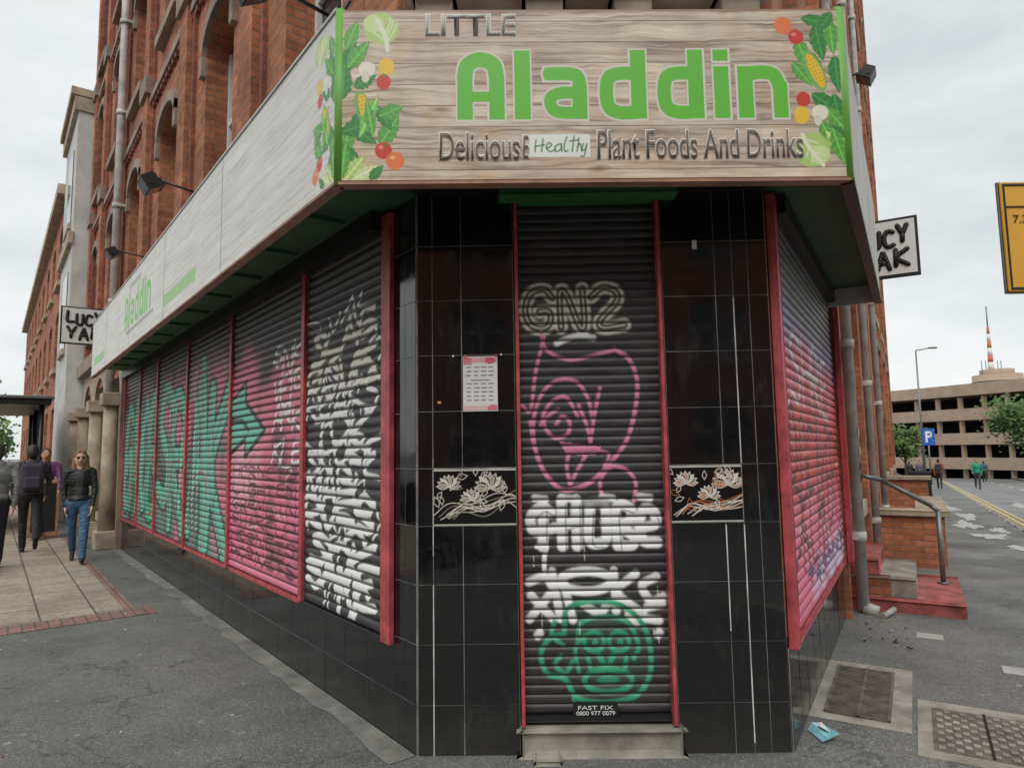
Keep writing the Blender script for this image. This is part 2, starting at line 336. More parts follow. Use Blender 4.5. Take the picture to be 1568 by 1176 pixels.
def shutter(fr,s0,s1,z0,z1,o,ds,paint,dx=None,dy=None,flip=False,pitch=0.05,groove=0.25,frames=None,amp=0.011):
    nx=int((s1-s0)/ds)+1; u=np.linspace(0,1,nx); S=(s1-u*(s1-s0)) if flip else (s0+u*(s1-s0))
    k=int((z1-z0)/pitch); zz=np.array([(j+p)*pitch for j in range(k) for p in PH]+[k*pitch]); ph=np.array([p for j in range(k) for p in PH]+[0])
    Z=z1-zz*(z1-z0)/(k*pitch); prof=np.sin(np.pi*np.clip((ph-.03)/.94,0,1))**0.45
    O=o+amp*prof
    X=u*(s1-s0) if dx is None else dx[0]+u*(dx[1]-dx[0]); v=zz/(k*pitch); Y=v*(z1-z0) if dy is None else dy[0]+v*(dy[1]-dy[0])
    cv=Canvas(X,Y); paint(cv)
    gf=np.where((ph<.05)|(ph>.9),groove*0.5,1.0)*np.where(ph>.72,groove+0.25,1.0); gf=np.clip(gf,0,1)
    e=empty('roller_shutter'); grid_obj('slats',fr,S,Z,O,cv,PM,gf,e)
    mb=MB(fr); mb.box(s0,s1,o-0.01,o+0.022,z0-0.035,z0-0.002,BLACKP if frames is None else frames,0.003)
    mb.build('bottom_rail',e); return e
# ------------------------------------------------------------ world & light
w=D.worlds.new('World'); scene.world=w; w.use_nodes=True; n=w.node_tree.nodes; l=w.node_tree.links; bg=n['Background']
sk=n.new('ShaderNodeTexSky'); sk.sky_type='NISHITA'; sk.sun_disc=False
hs=n.new('ShaderNodeHueSaturation'); hs.inputs['Saturation'].default_value=0.3; l.new(sk.outputs[0],hs.inputs['Color'])
tc=n.new('ShaderNodeTexCoord'); mp=n.new('ShaderNodeMapping'); mp.inputs['Scale'].default_value=(1,1,2.8); l.new(tc.outputs['Generated'],mp.inputs['Vector'])
f=noise(n,l,mp.outputs['Vector'],2.1,7,0.55)
cl=ramp(n,l,f,[(0.32,(6.1,6.55,6.75)),(0.50,(7.8,8.15,8.2)),(0.66,(9.0,9.1,9.0))])
l.new(mixc(n,l,0.9,hs.outputs[0],cl),bg.inputs['Color']); bg.inputs['Strength'].default_value=0.113
sd=D.lights.new('sun','SUN'); sd.energy=1.5; sd.angle=math.radians(40); sd.color=(1,0.97,0.92); so=D.objects.new('sun',sd); COL.objects.link(so)
el=math.radians(50); az=math.radians(190); dv=Vector((math.sin(az)*math.cos(el),math.cos(az)*math.cos(el),math.sin(el)))
sk.sun_elevation=el; sk.sun_rotation=az
so.rotation_euler=dv.to_track_quat('Z','Y').to_euler(); so.location=(0,-10,20)
scene.view_settings.view_transform='Standard'; scene.view_settings.look='None'; scene.view_settings.exposure=0
# ------------------------------------------------------------ ground
def sheet(name,fr,a0,a1,o0,o1,dz,mat,na=1,no=1):
    bm=bmesh.new(); V=[]
    A=np.linspace(a0,a1,na+1); O=np.linspace(o0,o1,no+1)
    for a in A:
        row=[]
        for o in O:
            p=fr.W(a,o); row.append(bm.verts.new((a,o*fr.sg,gz(p.x,p.y)+dz)))
        V.append(row)
    for i in range(na):
        for j in range(no): bm.faces.new((V[i][j],V[i+1][j],V[i+1][j+1],V[i][j+1]))
    bmesh.ops.recalc_face_normals(bm,faces=bm.faces)
    me=D.meshes.new(name); bm.to_mesh(me); bm.free(); me.materials.append(mat); ob=D.objects.new(name,me); COL.objects.link(ob); ob.matrix_world=fr.M; return ob
sheet('ground',WORLD,-600,600,-600,600,-0.35,ROADM,240,240)
sheet('road',FR,-30,130,2.5,9.5,-0.11,ROADM,80,4)
sheet('pavement',FR,-30,130,-0.5,2.4,0,ASPH,160,6)
mb=MB(WORLD)
pts=[FR.W(-30,-0.5),FR.W(5,-0.5),FL.W(70,-1.5),FL.W(70,5.2),FL.W(-25,5.2)]
mb.quad([(p.x,p.y,0) for p in pts],ASPH); mb.build('pavement')
sheet('road',FL,-25,90,5.35,13,-0.11,ROADM)
mb=MB(FR); 
for k in range(70): 
    a=-10+k*0.92*1.4
    p=FR.W(a+0.6,2.45); h=gz(p.x,p.y)
    mb.box(a,a+1.27,2.4,2.52,h-0.2,h+0.005,CONC,0.01)
mb.build('kerb')
mb=MB(FL); mb.box(-25,70,5.2,5.35,-.3,.005,CONC); mb.build('kerb')
YL=simple('yellow_road_paint',(0.60,0.47,0.16),0.7,0.2,8,0.1); WL=simple('white_road_paint',(0.62,0.62,0.60),0.7,0.25,8,0.1)
for o in (2.72,2.9): sheet('yellow_line',FR,6,90,o,o+0.08,-0.104,YL,60,1)
for k in range(14): sheet('centre_line',FR,9+k*6,12+k*6,6.0,6.12,-0.104,WL,4,1)
sheet('far_pavement',FR,-30,130,9.5,40,-0.02,ROADM,80,6)
sheet('paving_slabs',FL,4.75,50,0.66,5.1,0.004,BUFF)
sheet('paving_bricks',FL,4.38,4.75,0.42,5.1,0.004,REDPAV)
sheet('paving_bricks',FL,4.75,50,0.56,0.66,0.004,REDPAV)
PATCH=asphalt('patched_asphalt',(0.085,0.085,0.085),(0.15,0.148,0.145),True)
sheet('asphalt_patch',FR,-2.4,1.9,1.32,2.2,0.004,PATCH,8,1)
GC=simple('grubby_concrete',(0.20,0.195,0.175),0.85,0.45,4,0.4)
mb=MB(FL); rr0=random.Random(6)
N_=80; top=[(k*.2,.15+rr0.uniform(-.025,.03),.004) for k in range(N_+1)]
mb.quad([(0,.015,.004),(16,.015,.004)]+top[::-1],GC); mb.build('concrete_strip')
SKYREFL,n,l,b=nm('painted_sky_reflection',0.25,0.6); v=objc(n,l); l.new(ramp(n,l,noise(n,l,v,3,6),[(.35,(.40,.40,.39)),(.65,(.62,.62,.61))]),b.inputs['Base Color'])  # pale colour stands in for sky reflected on wet ground
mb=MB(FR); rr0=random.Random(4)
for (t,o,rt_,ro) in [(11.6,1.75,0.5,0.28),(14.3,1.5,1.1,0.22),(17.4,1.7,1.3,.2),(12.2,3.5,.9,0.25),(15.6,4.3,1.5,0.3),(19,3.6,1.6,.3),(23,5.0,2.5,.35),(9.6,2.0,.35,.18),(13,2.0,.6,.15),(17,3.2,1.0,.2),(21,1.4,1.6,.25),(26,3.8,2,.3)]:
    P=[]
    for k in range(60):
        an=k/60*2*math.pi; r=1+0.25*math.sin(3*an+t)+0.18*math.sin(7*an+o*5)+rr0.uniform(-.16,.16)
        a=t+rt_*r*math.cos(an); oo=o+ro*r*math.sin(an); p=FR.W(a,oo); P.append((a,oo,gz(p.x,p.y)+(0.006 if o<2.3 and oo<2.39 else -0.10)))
    mb.quad(P,SKYREFL)
mb.build('sky_reflection_patches')  # irregular sheets with the wet sky reflection painted into their colour
def cover(name,fr,a0,a1,o0,o1,kind):
    mb=MB(fr); z=0.004
    mb.box(a0-.1,a1+.12,o0-.07,o1+.1,-0.05,z,CONC,0.002)
    IR=simple('cast_iron',(0.18,0.155,0.13),0.6,0.45,10,0.3,0.4)
    if kind=='grate':
        mb.box(a0,a1,o0,o1,-0.04,z+0.001,DARK); k=int((a1-a0)/0.03)
        for i in range(k): mb.box(a0+i*.03,a0+i*.03+.015,o0,o1,z+.002,z+.012,IR)
        for o in (o0,(o0+o1)/2,o1-.015): mb.box(a0,a1,o,o+.015,z+.002,z+.014,IR)
    else:
        mb.box(a0,a1,o0,o1,-.04,z+.004,IR); nx=12; 
        for i in range(nx):
            for j in range(nx):
                if (i+j)%2==0:
                    A=a0+.02+(a1-a0-.04)*i/nx; O=o0+.02+(o1-o0-.04)*j/nx; mb.box(A,A+.036,O,O+.03,z+.005,z+.009,CONC)
        mb.box(a0,a1,(o0+o1)/2-.006,(o0+o1)/2+.006,z+.004,z+.0105,DARK)
    return mb.build(name)
cover('drain_grate',FR,0.62,1.55,0.08,0.42,'grate')
cover('manhole_cover',FR,0.35,0.98,0.62,1.12,'plate')
mb=MB(FR); PC=simple('pale_cover',(0.42,0.42,0.39),.7,.2,9,.1)
for (a,o,s) in [(1.9,1.05,.16),(3.1,1.5,.2),(2.6,.55,.15),(4.5,1.6,.22)]:
    mb.box(a,a+s*1.1,o,o+s*1.2,-.02,.006,PC,0.002)
mb.build('water_meter_cover')
# ------------------------------------------------------------ brick building
BLD=empty('brick_building')
def arcz(a,b_,d,r,x):
    k=(2*(x-a)/(b_-a)-1); return d-r+r*math.sqrt(max(0,1-k*k))
def wallp(mb,s0,s1,z0,z1,ops,mat,depth=0.22,o=0.0,glass=None,frame=None,sill=None,rev=None,hood=None):
    ss=sorted({s0,s1,*[q[0] for q in ops],*[q[1] for q in ops]}); zs=sorted({z0,z1,*[q[2] for q in ops],*[q[3] for q in ops]})
    for a,b_ in zip(ss[:-1],ss[1:]):
        for c0,d in zip(zs[:-1],zs[1:]):
            ma,mz=(a+b_)/2,(c0+d)/2
            if any(q[0]<ma<q[1] and q[2]<mz<q[3] for q in ops): continue
            mb.quad([(a,o,c0),(b_,o,c0),(b_,o,d),(a,o,d)],mat)
    rev=rev or mat
    for q in ops:
        a,b_,c0,d=q[:4]; r=q[4] if len(q)>4 else 0
        zt=d-r; mb.quad([(a,o,c0),(a,o-depth,c0),(a,o-depth,zt),(a,o,zt)],rev); mb.quad([(b_,o,c0),(b_,o-depth,c0),(b_,o-depth,zt),(b_,o,zt)],rev)
        mb.quad([(a,o,c0),(b_,o,c0),(b_,o-depth,c0),(a,o-depth,c0)],rev)
        if r>0:
            N=10; xs=[a+(b_-a)*(0.5-0.5*math.cos(math.pi*k/N)) for k in range(N+1)]
            for x,y in zip(xs[:-1],xs[1:]):
                zx,zy=arcz(a,b_,d,r,x),arcz(a,b_,d,r,y)
                mb.quad([(x,o,zx),(y,o,zy),(y,o,d),(x,o,d)],mat); mb.quad([(x,o,zx),(y,o,zy),(y,o-depth,zy),(x,o-depth,zx)],rev)
                if hood:
                    e=0.14; cx=(a+b_)/2; f=lambda X,Z:(cx+(X-cx)*1.18, Z+e)
                    X1,Z1=f(x,zx); X2,Z2=f(y,zy); h_=.06
                    mb.quad([(x,o+h_,zx),(y,o+h_,zy),(X2,o+h_,Z2),(X1,o+h_,Z1)],hood); mb.quad([(X1,o+h_,Z1),(X2,o+h_,Z2),(X2,o,Z2),(X1,o,Z1)],hood); mb.quad([(x,o+h_,zx),(y,o+h_,zy),(y,o,zy),(x,o,zx)],hood)
        else: mb.quad([(a,o,d),(b_,o,d),(b_,o-depth,d),(a,o-depth,d)],rev)
        if hood:
            for (A0,A1) in ((a-.12,a-.003),(b_+.003,b_+.12)): mb.box(A0,A1,o-.01,o+.062,zt-.25,zt+.0,hood,.01)
        if glass: mb.quad([(a,o-depth,c0),(b_,o-depth,c0),(b_,o-depth,d),(a,o-depth,d)],glass)
        if frame:
            y0,y1=o-depth+.005,o-depth+.05
            mb.box(a,a+.06,y0,y1,c0,d-r*.7,frame); mb.box(b_-.06,b_,y0,y1,c0,d-r*.7,frame); mb.box(a+.06,b_-.06,y0,y1,c0,c0+.06,frame)
            mb.box((a+b_)/2-.025,(a+b_)/2+.025,y0,y1-.005,c0+.06,d,frame); mb.box(a+.06,b_-.06,y0,y1-.003,(c0+d)/2-.03,(c0+d)/2+.03,frame)
        if sill: mb.box(a-.12,b_+.12,o-.1,o+.11,c0-.16,c0-.003,sill)
H=18.5
rows=[(4.35,6.55),(7.9,10.1),(11.3,13.4),(14.6,16.6)]
def pil(mb,s,w_,z0,z1,m): 
    mb.box(s-w_/2,s+w_/2,-.1,.10,z0,z1,m)
mb=MB(FL); ops=[]
for k in range(6):
    for (a,b_) in rows:
        cs=1.62+k*2.75
        if cs+.6<16.4: ops.append((cs-.58,cs+.58,a,b_,0.32))
wallp(mb,0,16.5,3.0,H,ops,BRICK,0.3,0,GLASS,WHITE,DSTONE,BRICK,DSTONE)
mb.build('left_wall',BLD)
mb=MB(FL)
for k in range(7):
    s=0.28+k*2.75 if k else 0.25
    s=min(s,16.1)
    pil(mb,s,0.42,3.7,H,BRICK)
    for z in (7.25,10.6,13.9): mb.box(s-.27,s+.27,-.05,.15,z,z+.3,DSTONE,0.01)
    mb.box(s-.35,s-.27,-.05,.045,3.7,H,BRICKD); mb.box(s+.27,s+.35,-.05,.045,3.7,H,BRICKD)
for z in (7.1,10.5,13.8):
    mb.box(0.02,16.48,-.05,.07,z,z+.12,DSTONE); 
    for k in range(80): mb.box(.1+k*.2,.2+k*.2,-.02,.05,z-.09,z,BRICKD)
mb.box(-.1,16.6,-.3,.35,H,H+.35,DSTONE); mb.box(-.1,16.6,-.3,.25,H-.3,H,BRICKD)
mb.build('pilasters_and_string_courses',BLD)
mb=MB(FF); wallp(mb,0,1.906,2.9,H,[(.5,1.4,5.0,7.0,.3),(.5,1.4,8,10,.3)],BRICK,.25,0,GLASS,WHITE,STONE,BRICK)
for s in (0.12,0.72,1.2,1.78): mb.box(s-.1,s+.1,0,.16,3.75,4.0,DSTONE,.02); mb.box(s-.07,s+.07,0,.1,3.6,3.75,DSTONE,.01)
mb.box(-.05,1.95,0,.2,4.0,4.14,DSTONE)
mb.build('corner_wall',BLD)
mb=MB(FR); ops=[]
for k in range(7):
    cs=1.7+k*2.9
    for (a,b_) in rows: ops.append((cs-.58,cs+.58,a,b_,.35))
    if k>=1: ops.append((cs-.5,cs+.6,.9,2.7,.3))
ops=[q for q in ops if q[1]<22]
wallp(mb,0,22,-1.5,H,ops,BRICK,.25,0,GLASS,WHITE,STONE,BRICK,DSTONE)
for k in range(8):
    s=.25+k*2.9; pil(mb,s,.42,3.7 if s<4 else -1,H,BRICK)
for z in (3.75,7.1,10.5,13.8): mb.box(3.6 if z<4 else .02,22,-.05,.08,z,z+.14,DSTONE)
mb.box(-.1,22.1,-.3,.35,H,H+.35,DSTONE); mb.build('right_wall',BLD)
def prism(mb,pts,z0,z1,m):
    a=[mb.bm.verts.new((p.x,p.y,z0)) for p in pts]; b_=[mb.bm.verts.new((p.x,p.y,z1)) for p in pts]; i=mb.mi(m)
    f=mb.bm.faces.new(a); f.material_index=i; f=mb.bm.faces.new(b_); f.material_index=i
    for k in range(len(pts)):
        j=(k+1)%len(pts); f=mb.bm.faces.new((a[k],a[j],b_[j],b_[k])); f.material_index=i
mb=MB(WORLD); cor=[FL.W(.25,-.32),FR.W(.25,-.32),FR.W(21.95,-.32),FL.W(16.4,-.32)]
prism(mb,cor,-1,H-.1,DARK); prism(mb,[FR.W(21.97,-.3),FR.W(22,-.003),FL.W(16.5,-.003),FL.W(16.45,-.3)],-1.5,H,BRICKD); mb.build('core',BLD)
mb=MB(FL); mb.box(0,9.9,-.2,-.002,0,2.99,BLACKP)
wallp(mb,9.9,16.5,-.2,3.75,[(10.35,11.9,.5,3.2,.7),(12.5,14.1,.5,3.2,.7),(14.7,16.1,.5,3.2,.7)],STONE,.35,.05,GLASS,BLACKP,STONE)
for s in (10.1,12.2,14.4,16.3): mb.cyl((s,.2,.3),(s,.2,2.4),.13,STONE,.11,16); mb.box(s-.18,s+.18,.02,.38,0,.3,STONE,.02); mb.box(s-.18,s+.18,.02,.36,2.4,2.62,STONE,.02)
mb.box(9.9,16.5,.05,.2,3.45,3.75,DSTONE)
mb.box(9.8,9.9,-.2,.1,0,3.6,DSTONE)
mb.build('arched_ground_floor',BLD)
mb=MB(FF); mb.box(0.01,.53,-.2,-.002,0,2.99,BLACKP); mb.box(1.35,1.9,-.2,-.002,0,2.99,BLACKP); mb.box(.5,1.4,-.3,-.15,0,2.99,DARK)
mb.build('door_piers',BLD)
mb=MB(FR); mb.box(0.0,3.12,-.2,.004,-.2,.56,BLACKP); mb.box(3.02,3.12,.004,.06,0,2.95,BRICK); mb.build('right_stall_riser',BLD)
# tiles
ZR=[0.0]+[0.247+0.302*k for k in range(10)]; ZR=[z for z in ZR if z<2.93]+[2.95]
def tiles(fr,cols,z0,z1,name,skip=None,zr=ZR,g=.0019):
    mb=MB(fr); mb.box(cols[0],cols[-1],-.001,.0082,z0,z1,GROUT)
    for a,b_ in zip(cols[:-1],cols[1:]):
        for c0,d in zip(zr[:-1],zr[1:]):
            c1,d1=max(c0,z0),min(d,z1)
            if d1-c1<.01 or b_-a<.012: continue
            if skip and skip(a,b_,c1,d1): continue
            e=random.uniform(0,.0012); mb.box(a+g,b_-g,.003,.0095+e,c1+g*.8,d1-g*.8,TILE,.0006)
    return mb.build(name,BLD)
pan=lambda a,b_,c0,d:(c0>1.14 and d<1.46 and ((b_<.53 and a>.07) or (a>1.35 and b_<1.73)))
tiles(FF,[.002,.083,.24,.525],0,2.95,'pier_tiles',pan); tiles(FF,[1.335,1.62,1.715,1.80,1.903],0,2.95,'pier_tiles',lambda a,b_,c0,d:c0>1.14 and d<1.46 and b_<1.73)
tiles(FL,[.002,.12,.235],0,2.95,'return_tiles')
tiles(FL,[.235]+[.27+.305*k for k in range(1,32)]+[9.8],0,.54,'stall_riser_tiles')
tiles(FR,[.01,.3]+[.3+.305*k for k in range(1,9)]+[3.0],-.15,.5,'stall_riser_tiles',None,[-.15,.247,.5])
mb=MB(FF); GW=simple('white_tile_trim',(.5,.5,.47),.6,.6,5,0)
for (x,za,zb) in ((.083,0,.85),(.083,1.0,1.5),(1.715,.05,1.14),(1.715,1.46,2.35),(1.62,.6,1.14)): mb.box(x-.003,x+.003,.0085,.0115,za,zb,GW)
mb.build('tile_trim',BLD)
def flower(seed,col2):
    def f(cv):
        random.seed(seed); wh=c(222,216,204)
        for k in range(10):
            x=random.uniform(0,.12); y=.26-random.random()*.03
            cv.stroke([(x,y),(x+.08,y-.05+random.uniform(-.02,.02)),(x+.2,y-.03+random.uniform(-.04,.02)),(x+.33,y-.06-random.random()*.05),(x+.42,y-.1+random.uniform(-.05,.07))],.0045,wh if k%3 else col2,.0018)
        for (fx,fy,R_) in ((.30,.10,.085),(.08,.09,.065),(.20,.16,.06)):
            for k in range(9):
                an=-math.pi*(.02+.96*k/8); cv.leaf(fx,fy,R_,R_*.2,an,(0.012,.012,.012) if k%2 else (col2 if k%4==0 else wh),wh)
                for sg in (-1,1): cv.stroke([(fx,fy),(fx+R_*.5*math.cos(an)-sg*R_*.22*math.sin(an),fy+R_*.5*math.sin(an)+sg*R_*.22*math.cos(an)),(fx+R_*math.cos(an),fy+R_*math.sin(an))],.004,wh,.0015)
        for k in range(18):
            x=random.uniform(.01,.40); y=random.uniform(.03,.22); an=random.uniform(-3.0,.3); L=random.uniform(.04,.06)
            for sg in (-1,1): cv.stroke([(x,y),(x+L*.5*math.cos(an)-sg*L*.24*math.sin(an),y+L*.5*math.sin(an)+sg*L*.24*math.cos(an)),(x+L*math.cos(an),y+L*math.sin(an))],.0038,wh if k%3 else col2,.0015)
        cv.rect(0,.0,.44,.006,wh,.9); cv.rect(0,.283,.44,.2895,wh,.9)
    return f
for (a,b_,sd_,c2) in ((.086,.522,3,c(150,140,120)),(1.338,1.712,9,c(178,112,68))):
    nx=190; u=np.linspace(0,1,nx); v=np.linspace(0,1,120); cv=Canvas(u*(b_-a),v*.289); flower(sd_,c2)(cv)
    grid_obj('flower_tile_panel',FF,a+u*(b_-a),1.446-v*.289,np.full(120,.0105),cv,PT,None,BLD)
# red frames
mb=MB(FL)
mb.box(.238,.345,.012,.045,.5,2.93,REDP,.004)
DIV=[.345,1.56,3.42,5.2,6.95,8.3,9.75]
for s in DIV[1:]: mb.box(s-.03,s+.03,.02,.055,.52,2.93,REDP,.003)
mb.box(.345,9.78,.02,.04,.49,.515,BLACKP)
mb.box(.345,9.78,.0,.11,2.84,2.96,BLACKP)
mb.build('shutter_guides_left',BLD)
mb=MB(FR); mb.box(.03,.12,.012,.05,.5,2.93,REDP,.004); mb.box(3.0,3.06,.06,.1,.5,2.9,REDP,.003); mb.box(.12,3.0,.0,.1,2.84,2.96,BLACKP); mb.build('shutter_guides_right',BLD)
mb=MB(FF); mb.box(.533,.552,-.06,.016,.14,2.9,REDP,.003); mb.box(1.31,1.329,-.06,.016,.14,2.9,REDP,.003)
mb.box(.46,1.41,-.1,.13,2.90,3.0,GREENP,.008)
mb.build('door_frame',BLD)
mb=MB(FF); mb.box(.535,1.34,-.15,.03,0,.125,CONC,.03); mb.box(.6,.72,.03,.12,0,.02,CONC,.01)
ob=mb.build('door_step')
# ------------------------------------------------------------ shutters with graffiti
WH=c(238,238,236); CR=c(228,221,204); PK=c(212,126,158); GR=c(56,156,118); BK=(0.014,0.013,0.013); TEAL=c(100,200,176); ROSE=c(222,112,140)
def door_paint(cv):
    random.seed(2)
    GNZ=[[(860,462),(846,448),(824,455),(814,482),(824,506),(846,511),(857,498),(853,484),(838,484)],[(874,510),(873,455),(884,458),(905,508),(913,504),(911,448)],[(925,462),(945,447),(966,453),(968,470),(940,500),(945,512),(980,508)]]
    for st in GNZ: cv.stroke(st,22,CR,3,.85)
    for st in GNZ: cv.stroke(st,12,BK,2,.92)
    for st in GNZ: cv.stroke(st,3,CR,1.5,.7)
    cv.stroke([(866,536),(885,528),(905,524),(928,528)],9,WH,3,.9)
    cv.stroke([(840,515),(848,545),(885,562),(925,556),(965,547)],6,PK,2)
    cv.stroke([(845,525),(830,580),(820,640),(806,634)],6,PK,2)
    cv.stroke([(820,660),(826,700),(842,740),(872,766),(915,755),(950,725),(978,690),(994,640),(998,595),(985,562),(962,546)],7,PK,2)
    cv.stroke([(824,690),(826,650),(842,612),(868,594),(898,598),(916,625),(922,655)],6,PK,2)
    cv.stroke([(898,652),(880,622),(856,628),(840,655),(856,684),(880,680),(884,660),(872,652),(862,664)],6,PK,2)
    cv.stroke([(836,665),(850,650),(866,640)],5,PK,2); cv.stroke([(900,635),(912,665),(918,692)],6,PK,2); cv.stroke([(918,692),(926,650),(936,608)],6,PK,2)
    cv.poly([(866,690),(935,700),(925,714),(878,712)],PK,.9); cv.stroke([(882,756),(878,728),(884,705)],6,PK,2); cv.stroke([(884,756),(896,735),(910,712)],6,PK,2)
    cv.stroke([(938,790),(932,755),(950,732),(975,736),(990,756),(986,785)],6,PK,2); cv.stroke([(930,705),(948,712),(940,730)],5,PK,2)
    P1=[[(850,800),(835,792),(818,806),(820,826),(838,830),(856,824)],[(838,792),(836,852)],[(868,782),(868,852)],[(892,782),(892,852)],[(868,820),(892,816)],[(914,795),(912,842),(930,848),(940,838),(940,798)],[(958,852),(957,795),(980,796),(978,816),(960,822),(984,838),(980,852),(960,852)],[(1000,826),(1020,820),(1018,802),(1002,798),(994,820),(1000,845),(1022,848)]]
    for st in P1: cv.stroke(st,17,WH,2.6)
    for x in (832,875,942,1003): cv.stroke([(x-8,778),(x+10,780)],11,WH,2.5,.9)
    for st in P1: cv.stroke([(p[0]+6,p[1]+7) for p in st[:3]],2.2,BK,1.2,.65)
    cv.ell(925,786,24,9,c(170,170,165),0,.8,.4); cv.stroke([(826,852),(842,850),(838,870),(840,900),(858,905)],7,WH,2)
    for st in [[(812,905),(838,898),(850,912)],[(815,925),(850,960)],[(812,960),(845,925)],[(850,890),(862,960)],[(868,905),(882,962)],[(950,890),(952,950)],[(985,895),(955,922),(995,955)],[(1018,900),(995,912),(1008,935),(1028,930)],[(990,960),(1020,965)],[(1002,945),(1026,940)],[(900,940),(925,952),(940,938)],[(972,955),(985,968)],[(825,985),(828,982)],[(1018,985),(1020,983)]]:
        cv.stroke(st,13,WH,2.8,.95)
    cv.ring(905,905,42,15,14,WH,0,2.5); cv.ell(908,906,22,6,BK,0,1,.3)
    cv.stroke([(868,978),(872,948),(905,936),(955,940),(990,965),(1004,1000),(1002,1045),(978,1075),(930,1084),(885,1076),(868,1050),(838,1040),(830,1010),(846,988),(868,984)],8,GR,2.2)
    cv.stroke([(862,1015),(852,1028),(868,1040),(880,1024)],7,GR,2)
    cv.stroke([(888,1000),(895,968),(930,958),(968,966),(986,1000),(978,1020)],7,GR,2)
    for x in (915,955): cv.ring(x,995,16,14,7,GR,0,2); cv.ell(x+2,996,5,5,GR)
    cv.stroke([(922,1015),(934,1032),(946,1014)],9,GR,2); cv.stroke([(905,1020),(912,1040),(934,1036),(960,1040),(966,1018)],7,GR,2)
    cv.ring(936,1052,38,17,8,GR,0,2.2); cv.ell(936,1052,18,7,GR,0,.75,.4); cv.stroke([(900,985),(885,1005),(890,1040)],6,GR,2)
    cv.stroke([(880,1078),(885,1092)],6,GR,2); cv.ell(940,1000,60,60,GR,0,.14,1.0); cv.stroke([(852,965),(848,985),(866,1000)],7,GR,2)
    for k in range(14):
        x=random.uniform(815,1020); y=random.uniform(760,990); cv.stroke([(x,y),(x,y+random.uniform(8,30))],1.6,WH,.8,.6,False)
e=shutter(FF,.552,1.31,.18,2.9,-.05,.0038,door_paint,(803,1035),(310,1100),pitch=.047,groove=.12,frames=BLACKP)
mb=MB(FF); mb.box(.80,1.03,-.036,-.028,.17,.235,BLACKP); mb.build('lock_sticker',e)
def s1(cv):
    random.seed(17)
    for (t,y,h,lw,x,w_) in [('VAL',.38,.13,.026,.35,.7),('SLAG',.52,.19,.038,.12,.95),('GOVE',.75,.17,.042,.02,1.05),('REAKS',.93,.19,.030,.03,1.1),('TOK',1.11,.19,.044,.15,.85),('SKORE',1.31,.18,.034,.02,1.1),('MABL',1.49,.19,.046,.05,1.0),('RVES',1.67,.22,.052,.04,1.05),('SOK',1.88,.21,.055,.1,.9),('SANE',2.06,.2,.056,.05,1.05)]:
        word(cv,t,x,y,w_,h,lw,CR if random.random()<.3 else WH,.007,random.uniform(-.05,.35),.12,.22,1,.02,.8)
    for k in range(26): 
        x=random.uniform(0,1.1); y=random.uniform(.42,2.25); q=random.uniform(.05,.2); cv.stroke([(x,y),(x+q*random.uniform(-.6,1.2),y-q*random.uniform(.2,.8)),(x+q*random.uniform(.4,1.6),y+q*random.uniform(-.4,.7)),(x+q*random.uniform(.2,1.4),y+q)],random.uniform(.012,.028),WH,.006,.9)
def wash(cv,x0,y0,x1,y1,col,seed,n_=40,r=.25,op=.6):
    random.seed(seed)
    for k in range(n_): cv.ell(random.uniform(x0,x1),random.uniform(y0,y1),r*random.uniform(.6,1.3),r*random.uniform(.5,1),col,random.random()*3,op*random.uniform(.5,1),.9)
def s2(cv):
    DR=c(92,24,48)
    wash(cv,.0,.85,1.8,2.3,ROSE,1,110,.28,.8); wash(cv,0,.5,.8,1.0,ROSE,6,24,.18,.55); wash(cv,0,1.1,.7,1.6,c(235,170,184),2,22,.25,.5); wash(cv,.3,1.0,1.8,2.2,BK,3,18,.12,.5)
    A_=[(-.05,.82),(.42,.68),(.42,.86),(.95,1.12),(.42,1.34),(.42,1.18),(-.05,1.32)]
    cv.poly(A_,TEAL,.95); cv.stroke(A_,.045,BK,.01,1,False)
    cv.stroke([(.02,.78),(.46,.62),(.5,.82),(1.05,1.12),(.5,1.42)],.025,c(235,120,150),.008,1,False)
    cv.stroke([(-.1,1.0),(.3,1.02),(.5,1.1)],.05,c(30,90,80),.01)
    random.seed(4)
    for (t,y,h) in [('SNK',.5,.17),('VETO',.74,.17),('ARK',.98,.17),('KLE',1.22,.16)]: word(cv,t,1.15,y,.6,h,.028,WH,.006,.2,.15,.2,.95,.01,.6)
    for j in range(6): word(cv,random.choice(['HORNETS','LIGHTEN','GREMLIN','SHAKEUP'])[:7],.08,1.42+j*.14,1.6,.09,.022,DR,.006,.02,.25,.12,.9)
    for k in range(18):
        x=random.uniform(0,1.7); y=random.uniform(1.4,2.2); cv.stroke([(x,y),(x+random.uniform(-.1,.3),y+random.uniform(-.1,.1))],.02,random.choice([BK,DR,c(235,180,195)]),.006,.8)
    cv.rect(0,2.24,1.85,2.4,c(228,128,156),.85)
